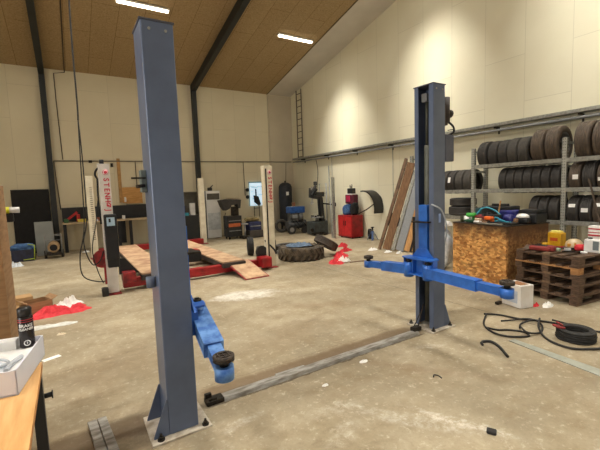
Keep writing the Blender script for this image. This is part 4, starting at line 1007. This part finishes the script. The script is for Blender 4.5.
cl('brown_can', 'small brown can by the black case on the crate', 'can', .30, .08, MB().cyl((0, 0, 0), (0, 0, .09), .035), M('brown_can', (120, 84, 50)))
cl('black_drill', 'black cordless drill lying behind the orange tool', 'drill', .28, .46, MB().box((0, 0, .10), (.08, .22, .08), bev=.02).box((0, .06, .04), (.05, .05, .08), bev=.01), black_matt, .7)
cl('dark_green_case', 'dark teal case at the rear left of the crate', 'case', .62, .98, MB().box((0, 0, .11), (.24, .18, .22), bev=.02), M('dark_teal_case', (30, 74, 78)))
cl('black_hose_heap', 'tangle of black hose in the middle of the crate top', 'hose', .34, .60, MB().tube([(-.1, .1, .05), (.05, .14, .12), (.12, .0, .06), (.0, -.12, .13), (-.1, -.04, .05), (.04, .06, .15), (.1, -.1, .05)], .02), black_matt)
cl('red_capped_tin', 'red tin between the black hose and the green tool', 'tin', .30, .76, MB().cyl((0, 0, 0), (0, 0, .12), .035), M('red_tin', (170, 40, 44)))
cl('purple_pouch', 'dark blue pouch slumped before the blue case', 'pouch', .42, .30, MB().lump((0, 0, 0), .07, .09, .14, 131), purple_bl)
cl('grey_cloth', 'grey oily cloth near the rear right of crate', 'cloth', .84, .34, MB().lump((0, 0, 0), .07, .06, .20, 132), M('oily_cloth', (86, 86, 84), (50, 50, 50)))
cl('teal_strap', 'teal strap draped over the front of the crate clutter', 'strap', .16, .30, MB().tube([(0, .16, .04), (.03, .04, .10), (0, -.06, .07), (-.02, -.2, .03)], .014), teal_pl)
cl('brown_glove', 'brown work glove at the crate front middle', 'glove', .08, .48, MB().crumple((0, 0, 0), .06, .09, .05, 133, flat=.5), M('brown_glove', (130, 96, 66)))
cl('black_tray', 'shallow black tray at the right front of the crate', 'tray', .20, .10, MB().box((0, 0, .02), (.22, .16, .035), bev=.008), black_paint)
cl('white_label_tin', 'white labelled tin near left front of the crate', 'tin', .12, .88, MB().cyl((0, 0, 0), (0, 0, .08), .035), white_pl)
# bags left of the crate
bg = MB().lump((0, 0, 0), .20, .24, .80, 71)
tag(bg.build('plastic_bag', bag_mat, loc=(6.18, 4.75, 0)), 'tall white plastic sack between lift column and strand board crate', 'sack')
tag(MB().lump((0, 0, 0), .17, .22, .12, 72).build('white_bag', white_paper, loc=(6.17, 4.74, .83)), 'white folded bag on top of the plastic sack', 'bag')
small_box('black_battery', 'black box just right of the lift column above the sack', 'box', (6.08, 5.12, 0), (.26, .22, 1.02), black_paint)

# ------------------------------------------------------------------ pallets
PR = math.radians(-7)
PH = .132; N = 5
for n_ in range(N):
    lab = ('bottom pallet of the stack, resting on the floor', 'second pallet up in the stack', 'middle pallet of the stack', 'pallet just under the top one, with a newer pale board', 'top pallet of the stack with clutter lying on it')[n_]
    p = thing('wooden_pallet', lab, 'pallet', (5.53 + .01 * (n_ % 2), 2.13 - .012 * (n_ % 3), n_ * PH), PR + .015 * (n_ % 2), 'stacked wooden pallets')
    PX, PY = 1.2, .86
    for yy in (.05, PY / 2, PY - .05): MB().box((PX / 2, yy, .009), (PX, .10, .018)).build('bottom_board', pallet_wood, p)
    for xx in (.06, PX / 2, PX - .06):
        for yy in (.05, PY / 2, PY - .05): MB().box((xx, yy, .052), (.12, .10, .068), bev=.003).build('block', pallet_wood if not (n_ == 3 and yy < .2) else pallet_new, p)
    for xx in (.06, PX / 2, PX - .06): MB().box((xx, PY / 2, .095), (.13, PY, .018)).build('stringer_board', pallet_new if (n_ == 3 and xx < .1) else pallet_wood, p)
    for i in range(5): MB().box((PX / 2, .06 + i * (PY - .12) / 4, .1165), (PX, .12 if i % 2 == 0 else .09, .022)).build('deck_board', pallet_wood if i != 2 else M('paler_deck_board', (146, 118, 90), (96, 72, 54), 5, .85, 0, .3, stretch=(1, 3, 9)), p)
ZP = N * PH - .002
def onp(u, v): 
    c_, s_ = math.cos(PR), math.sin(PR)
    return 5.53 + u * c_ - v * s_, 2.13 + u * s_ + v * c_, ZP
def pl(name, lab, cat, u, v, mb, mat, rot=0, dz=0):
    x, y, z = onp(u, v); return tag(mb.build(name, mat, loc=(x, y, z + dz), rotz=rot), lab, cat)
x, y, z = onp(.72, .70); yc = thing('oil_can', 'square yellow can with red print on the pallets', 'can', (x, y, z), PR)
MB().box((0, 0, .10), (.14, .19, .20), bev=.008).build('can_body', yellow_pl, yc)
MB().box((0, 0, .215), (.10, .14, .03), bev=.008).build('can_lid', M('pale_yellow_lid', (240, 226, 120)), yc)
MB().box((-.072, 0, .10), (.006, .11, .05)).build('red_print', M('orange_red_print', (206, 84, 34)), yc)
x, y, z = onp(.66, .42); dm = thing('lamp_dome', 'clear dome lamp with amber inside on the pallets', 'lamp', (x, y, z))
MB().lathe([(0, .14), (.06, .13), (.10, .09), (.115, .03), (.115, 0), (0, 0)]).build('dome', M('milky_dome', (206, 190, 160), (176, 150, 110), 12, .2), dm)
MB().box((-.10, .02, .05), (.03, .05, .05), bev=.01).box((-.09, -.05, .05), (.02, .02, .07)).build('amber_insert', amber, dm)
MB().cyl((0, 0, 0), (0, 0, .012), .13, seg=24).build('dome_base', dark_steel, dm)
pl('red_grinder', 'dark red power tool lying at the pallet front edge', 'tool', .10, .56, MB().box((0, 0, .035), (.09, .28, .06), bev=.02).box((.02, -.14, .045), (.08, .10, .08), bev=.02), M('dull_red', (142, 46, 42)))
pl('black_drill', 'black tool behind the dark red power tool', 'tool', .30, .64, MB().box((0, 0, .03), (.08, .24, .05), bev=.015).box((.06, .05, .03), (.1, .05, .05)), black_paint, .4)
pl('brown_cloth', 'brown greasy rag at left end of the pallet top', 'rag', .22, .76, MB().crumple((0, 0, 0), .12, .10, .05, 81), M('brown_rag', (90, 56, 42)))
pl('red_bundle', 'small red bundle next to the dome lamp', 'bundle', .52, .26, MB().lump((0, 0, 0), .055, .07, .085, 82), red_cloth)
pl('green_cap_bottle', 'small greenish white bottle between red tool and dome lamp', 'bottle', .22, .42, MB().cyl((0, -.06, .025), (0, .05, .025), .024), M('greenish_white', (176, 200, 170)))
pl('grey_tool', 'flat grey tool lying in the middle of the pallet top', 'tool', .36, .34, MB().box((0, 0, .015), (.2, .08, .03), Euler((0, 0, .4)), bev=.005), grey_pl)
pl('dark_wrench', 'dark spanner lying across the pallet boards', 'spanner', .30, .22, MB().box((0, 0, .01), (.03, .28, .016)), dark_steel, .5)
x, y, z = onp(.74, .17); rb = thing('printed_box', 'tall white box with red stripes on the pallets', 'box', (x, y, z), PR)
MB().box((0, 0, .17), (.14, .16, .34), bev=.004).build('box_body', white_paper, rb)
MB().box((-.072, 0, .30), (.004, .155, .018)).box((-.072, 0, .25), (.004, .155, .01)).box((-.072, 0, .21), (.004, .155, .022)).box((-.072, .03, .13), (.004, .08, .04)).build('red_stripes', tape_red, rb)
x, y, z = onp(.86, -.0); b2 = thing('paint_tin', 'grey and white box with pink band beside the red striped box', 'box', (x, y, z), PR)
MB().box((0, .03, .14), (.15, .15, .30), bev=.004).build('box_body', M('pale_blue_grey', (196, 204, 210)), b2)
MB().box((-.077, .03, .17), (.004, .145, .035)).build('pink_band', M('pink_band', (206, 130, 140)), b2)
x, y, z = onp(.50, .08); wc = thing('white_canister', 'white canister with grey label at the pallet right front', 'canister', (x, y, z), PR)
MB().box((0, 0, .09), (.13, .20, .18), bev=.015).build('canister_body', white_pl, wc)
MB().box((-.067, -.05, .10), (.004, .07, .12)).build('grey_label', M('grey_label', (120, 132, 136)), wc)
MB().cyl((0, .05, .18), (0, .05, .20), .025).build('cap', M('dark_cap', (60, 60, 64)), wc)
pl('white_carton', 'plain white carton at the picture right edge on pallets', 'carton', .72, -.03 + .0, MB().box((0, 0, .08), (.16, .14, .16), bev=.006), box_white)
pl('jar_cap', 'small white lid in front of the canister', 'lid', .34, .12, MB().cyl((0, 0, 0), (0, 0, .02), .04), white_pl)
pl('pliers', 'red handled pliers lying on the pallet near the yellow can', 'pliers', .50, .54, MB().tube([(0, -.09, .012), (.02, 0, .014), (0, .08, .012)], .010).tube([(.04, -.09, .012), (.01, 0, .014), (.02, .08, .012)], .010), red_paint, .6)
pl('cable_bundle', 'small coil of black wire on the pallet behind the grey tool', 'wire', .52, .42 + .0, MB().tube([(.06 * math.cos(a), .06 * math.sin(a), .012) for a in [k * PI / 4 for k in range(8)]], .010, closed=True), rubber)
pl('work_glove', 'grey brown glove beside the brown rag on the pallets', 'glove', .14, .74, MB().crumple((0, 0, 0), .05, .08, .04, 141, flat=.5), M('dusty_glove', (120, 106, 90)))
pl('yellow_tape', 'small yellow roll at the pallet back left corner', 'tape roll', .60, .80, MB().cyl((0, 0, 0), (0, 0, .04), .045), yellow_pl)
pl('baseball_cap', 'black cap on the pallets between glove and black tool', 'cap', .16, .64, MB().lathe([(0, .05), (.04, .045), (.06, .02), (.065, 0), (0, 0)]), black_matt)
# white box/canister on floor at pallet corner
wx = thing('white_carton', 'white carton with open top standing on floor before the pallets', 'carton', (4.93, 2.66, 0), math.radians(-14))
MB().box((0.11, .0, .15), (.22, .30, .30), bev=.006).build('carton_body', M('glossy_white_carton', (232, 230, 226), (220, 214, 206), 5, .5), wx)
MB().box((.11, -.02, .303), (.14, .18, .006)).build('brown_insert', M('brown_insert', (150, 104, 66)), wx)
MB().box((-.002, .0, .14), (.004, .20, .16)).build('faint_print', M('pale_blue_print', (196, 206, 222)), wx)
tag(MB().box((0, 0, .02), (.10, .05, .04), bev=.01).build('small_block', dark_steel, loc=(4.88, 2.80, 0)), 'small dark block on the floor at white carton left foot', 'block')
tag(MB().crumple((0, 0, 0), .10, .05, .05, 91).build('white_wrapper', white_paper, loc=(5.27, 2.36, 0)), 'white wrapper on floor at the foot of the pallets', 'wrapper')
tag(MB().crumple((0, 0, 0), .07, .03, .04, 92).build('red_wrapper', red_cloth, loc=(5.17, 2.46, 0)), 'small red scrap beside the white wrapper', 'wrapper')
tag(MB().crumple((0, 0, 0), .10, .05, .07, 93).build('foil_scrap', bag_mat, loc=(5.92, 1.93, 0)), 'silvery scrap on floor at the right side of the pallets', 'scrap')

# ------------------------------------------------------------------ coil and cables on the floor
coil = MB()
for i in range(30):
    layer = i % 5; rr = .115 + .010 * (i // 5) ; zc = .012 + layer * .022
    coil.tube([((rr + random.uniform(-.004, .004)) * math.cos(a), (rr + random.uniform(-.004, .004)) * math.sin(a), zc + random.uniform(-.003, .003)) for a in [2 * PI * k / 12 for k in range(12)]], .0105, seg=6, smooth=3, closed=True)
co = thing('cable_coil', 'coil of thick black cable on the floor at right', 'cable coil', (4.38, 1.69, 0))
coil.build('wound_cable', rubber, co)
MB().tube([(-.08, .12, .12), (-.12, .16, .13), (-.14, .10, .13), (-.10, .06, .12)], .012).tube([(-.05, .10, .125), (.0, .18, .13)], .010).build('red_tie', M('dull_red_tie', (150, 50, 50)), co)
def loose(pts, r, lab):
    return tag(MB().tube([(x, y, .004 + r + z) for x, y, z in pts], r, seg=6, smooth=8).build('loose_cable', rubber), lab, 'cable')
loose([(4.33, 2.67, 0), (4.44, 2.53, 0), (4.49, 2.31, 0), (4.6, 2.14, 0), (4.66, 2.0, 0), (4.64, 1.88, 0)], .011, 'black cable stretching from the carton side to the coil')
loose([(4.34, 2.64, .01), (4.01, 2.47, 0), (3.86, 2.28, 0), (3.86, 2.14, 0), (3.94, 2.05, 0), (4.06, 1.99, 0), (4.12, 2.09, 0), (4.05, 2.21, 0), (3.96, 2.28, 0), (3.93, 2.40, 0)], .010, 'black cable making the leftmost long loop on the floor')
loose([(4.26, 2.41, 0), (4.36, 2.33, .01), (4.5, 2.25, .02), (4.55, 2.12, .02)], .009, 'short cable lying inside the long loops')
loose([(4.18, 2.15, .01), (4.33, 2.21, .01), (4.53, 2.17, .02), (4.46, 2.05, .0), (4.24, 1.97, 0), (4.09, 2.02, .02), (4.18, 2.15, .03)], .010, 'round loop of cable left of the coil')
loose([(4.57, 2.13, .04), (4.34, 2.03, .02), (4.17, 1.90, 0), (4.07, 1.76, 0), (4.06, 1.60, 0), (4.19, 1.48, 0), (4.34, 1.40, 0)], .011, 'cable sweeping in front of the coil to the picture edge')
loose([(4.66, 2.04, .03), (4.74, 1.84, 0), (4.73, 1.64, 0), (4.86, 1.50, 0)], .010, 'cable passing behind the coil to the picture edge')
tag(MB().tube([(3.47, 2.15, .012), (3.53, 2.19, .014), (3.60, 2.14, .016), (3.55, 2.02, .014), (3.41, 1.86, .012)], .014, seg=6).build('rubber_strap', rubber), 'short curled black strap alone on the floor', 'strap')
tag(MB().prism([(3.79, 2.06), (3.87, 2.04), (3.80, 1.20), (3.66, 1.16)], (0, 0, .001), (1, 0, 0), (0, 1, 0), (0, 0, .006)).build('steel_plate', M('dull_pale_plate', (172, 174, 162), (150, 152, 140), 10, .5, .2)), 'long flat pale metal strip on the floor at lower right', 'plate')
tag(MB().box((0, 0, .012), (.05, .06, .024), bev=.008).build('rubber_scrap', rubber, loc=(2.26, 1.33, 0), rotz=.5), 'small black square scrap on the floor, lower right', 'scrap')
tag(MB().tube([(0, 0, .006), (.03, .02, .008), (.05, -.01, .008), (.04, -.05, .006)], .005).build('bent_wire', rubber, loc=(2.55, 2.02, 0)), 'tiny bent dark wire on the floor before the right column', 'wire')
tag(MB().crumple((0, 0, 0), .05, .025, .012, 95).build('white_chip', white_paper, loc=(2.27, 2.60, 0)), 'small white chip on the floor by the cover channel', 'scrap')
tag(MB().crumple((0, 0, 0), .03, .02, .012, 96).build('white_chip', white_paper, loc=(1.72, 2.46, 0)), 'tiny white chip left of the other by the channel', 'scrap')

# ------------------------------------------------------------------ foreground table, lower left
tb = thing('work_table', 'plywood topped table with black legs in the lower left corner', 'table', (-.17, 2.19, 0))
TZ = .85
MB().box((-.65, -1.0, TZ - .0125), (1.3, 2.0, .025), bev=.002).build('tabletop', [ply], tb)
MB().box((.0006, -1.0, TZ - .0125), (.002, 1.99, .022)).build('edge_band', ply_edge, tb)
MB().box((-.05, -1.0, TZ - .05), (.03, 1.8, .05)).build('under_frame', black_paint, tb)
for lx, ly in ((-.025, -.06), (-.025, -1.9), (-1.25, -.06), (-1.25, -1.9)):
    MB().box((lx, ly, .41), (.045, .045, .825)).build('leg', black_paint, tb)
MB().cyl((.0, -.06, .70), (.03, -.06, .70), .012).cyl((.03, -.06, .70), (.035, -.06, .70), .02).build('clamp_knob', black_paint, tb)
# open white box with plastic inside
ob = thing('open_white_box', 'open glossy white box holding white plastic on the table', 'box', (-.235, 1.87, TZ), math.radians(-10))
BL, BW, BH = .42, .34, .105
bb = MB(); bb.box((-BW / 2, BL / 2, .003), (BW, BL, .006))
bb.box((-.003, BL / 2, BH / 2), (.006, BL, BH)).box((-BW + .003, BL / 2, BH / 2), (.006, BL, BH)).box((-BW / 2, .003, BH / 2), (BW, .006, BH)).box((-BW / 2, BL - .003, BH / 2), (BW, .006, BH))
bb.build('box_tray', box_white, ob)
MB().box((-BW / 2, BL / 2, .075), (BW - .016, BL - .016, .012)).box((-BW / 2 - .02, BL - .06, .10), (.20, .06, .05), bev=.004).box((-.20, BL - .16, .095), (.05, .06, .03), bev=.004).build('foam_insert', white_pl, ob)
MB().tube([(-.22, .02, .10), (-.10, .05, .105), (-.06, .12, .10), (-.12, .18, .10), (-.25, .22, .10)], .006).tube([(-.05, .05, .09), (-.05, .12, .092), (-.035, .2, .09)], .010).build('white_cord', M('light_grey_cord', (190, 194, 200)), ob)
tag(MB().crumple((0, 0, 0), .06, .08, .018, 101, flat=.3).build('plastic_bag', bag_mat, loc=(-.33, 1.99, TZ + .082)), 'crinkled clear bag inside the open white box', 'bag')
# spray can
sc = thing('spray_can', 'black spray can with white lettering standing in the white box', 'spray can', (-.222, 2.225, TZ + .082), math.radians(4))
rS = .032
MB().lathe([(0, 0), (rS - .003, 0), (rS, .003), (rS, .150), (rS - .004, .156), (0, .156)], seg=40).build('can_body', M('black_can', (34, 26, 28), (24, 18, 20), 6, .25), sc)
MB().lathe([(0, .156), (rS - .002, .156), (rS - .002, .190), (rS - .006, .196), (0, .196)], seg=40).build('cap', M('black_cap', (22, 22, 24), (16, 16, 18), 6, .35), sc)
text_mesh('lettering', 'BRAKE', .0205, letter_white, sc, Matrix.Translation((0, 0, .110)), .0003, wrap=rS + .0006, bold=.0006)
text_mesh('lettering', 'CLEANER', .0160, letter_white, sc, Matrix.Translation((0, 0, .093)), .0003, wrap=rS + .0006, bold=.0006)
for zz in (.138, .128):
    MB().lathe([(rS + .0002, zz), (rS + .0008, zz), (rS + .0008, zz + .003), (rS + .0002, zz + .003)], seg=40, closed=True).build('red_band', tape_red, sc)
def ring_on_can(r0, r1, zc, name, mat):
    b = MB(); n = 24; A = []; B = []
    for i in range(n):
        a = 2 * PI * i / n
        for rr, L in ((r0, A), (r1, B)):
            x, y = rr * math.cos(a), rr * math.sin(a); L.append(b.bm.verts.new(((rS + .0008) * math.sin(x / rS), -(rS + .0008) * math.cos(x / rS), zc + y)))
    for i in range(n):
        j = (i + 1) % n; b.bm.faces.new((A[i], A[j], B[j], B[i]))
    return b.build(name, mat, sc)
ring_on_can(.010, .0145, .026, 'round_mark', letter_white)
text_mesh('lettering', '1', .017, letter_white, sc, Matrix.Translation((0, 0, .026)), .0003, wrap=rS + .0006, bold=.0006)
# tall carton standing on the floor behind the table
tcn = thing('tall_carton', 'tall brown carton standing at the left picture edge', 'carton', (-.333, 2.62, 0))
MB().box((-.26, .17, .87), (.52, .34, 1.74), bev=.003).build('carton_body', cardboard, tcn)
MB().box((-.26, .17, 1.743), (.50, .05, .004)).build('packing_tape', M('tan_tape', (190, 160, 110)), tcn)
# torch lying on the carton stack, sticking out
tl = thing('marking_torch', 'yellow white and black handheld lamp sticking out past the tall carton', 'torch', (-.375, 3.1, 1.585))
MB().cyl((-.12, 0, 0), (.045, 0, 0), .022, seg=14).build('yellow_body', yellow_neon, tl)
MB().cyl((.045, 0, 0), (.098, 0, -.002), .020, seg=14).build('white_head', white_pl, tl)
MB().box((.035, 0, -.05), (.06, .03, .06), bev=.01).build('black_grip', black_paint, tl)
sh = thing('shelf_stand', 'brown carton stack hidden behind the tall carton at left edge', 'carton', (-.62, 3.17, 0))
MB().box((0, 0, .75), (.42, .36, 1.50), bev=.003).build('carton_body', cardboard, sh)
# boxes and bag on the floor beyond
def open_carton(name, lab, loc, size, rot, mat, flaps=True):
    t = thing(name, lab, 'carton', loc, rot); a, b_, h_ = size
    m_ = MB(); m_.box((0, 0, .004), (a, b_, .008))
    for sx in (-1, 1): m_.box((sx * (a / 2 - .003), 0, h_ / 2), (.006, b_, h_))
    for sy in (-1, 1): m_.box((0, sy * (b_ / 2 - .003), h_ / 2), (a, .006, h_))
    m_.build('carton_body', mat, t)
    if flaps:
        for sx in (-1, 1): MB().box((sx * (a / 2 + .035), 0, h_ + .015), (.09, b_, .005), Euler((0, -sx * .5, 0))).build('flap', mat, t)
    return t
open_carton('open_carton', 'open brown carton with dark inside on the floor behind spray can', (-.50, 6.62, 0), (.30, .28, .17), .4, cardboard)
small_box('flat_carton', 'pale tan carton behind the open one on floor', 'carton', (-.74, 7.05, 0), (.30, .26, .17), card_light, rot=.2)
small_box('lower_carton', 'tan carton lying against the tall carton on the floor', 'carton', (-.78, 6.5, 0), (.26, .26, .14), card_light, rot=-.1)
tag(MB().crumple((0, 0, 0), .40, .26, .10, 111, rot=.1, wav=.6).build('red_sheet', red_cloth, loc=(-.20, 6.38, 0)), 'crumpled red plastic on the floor right of the open carton', 'plastic')
tag(MB().crumple((0, 0, 0), .19, .14, .10, 112, wav=.5).build('white_bag', white_paper, loc=(-.10, 6.48, .05)), 'white crumpled bag lying on the red plastic', 'bag')
tag(MB().crumple((0, 0, 0), .36, .07, .03, 113, wav=.4).build('clear_film', M('clear_film', (214, 214, 206), (190, 188, 178), 14, .3), loc=(-.36, 5.72, 0)), 'strip of pale plastic film on the floor beyond the spray can', 'film')
tag(MB().box((0, 0, .002), (.16, .07, .004)).build('paper_card', white_paper, loc=(-.27, 4.55, 0), rotz=.4), 'white card on the floor just beyond the table corner', 'card')
tag(MB().crumple((0, 0, 0), .05, .03, .02, 114).build('paper_scrap', M('cream_scrap', (236, 220, 190)), loc=(-.19, 5.30, 0)), 'tiny cream scrap on the floor above the white card', 'scrap')

# ------------------------------------------------------------------ camera
cam = bpy.data.cameras.new('camera'); co_ = bpy.data.objects.new('camera', cam); COL.objects.link(co_)
cam.sensor_fit = 'HORIZONTAL'; cam.sensor_width = 36; cam.lens = 36 * 372 / 600; cam.clip_start = .05
yaw, pitch, roll = math.radians(31.8), math.radians(5.4), math.radians(2.05)
f = Vector((math.sin(yaw) * math.cos(pitch), math.cos(yaw) * math.cos(pitch), -math.sin(pitch)))
r = Vector((math.cos(yaw), -math.sin(yaw), 0)); u = r.cross(f)
r2 = r * math.cos(roll) - u * math.sin(roll); u2 = u * math.cos(roll) + r * math.sin(roll)
m = Matrix((r2, u2, -f)).transposed().to_4x4(); m.translation = (0, 0, 1.65); co_.matrix_world = m
S.camera = co_
S.view_settings.view_transform = 'Standard'; S.view_settings.look = 'None'; S.view_settings.gamma = 1
S.view_settings.use_curve_mapping = False
S.view_settings.exposure = -0.03
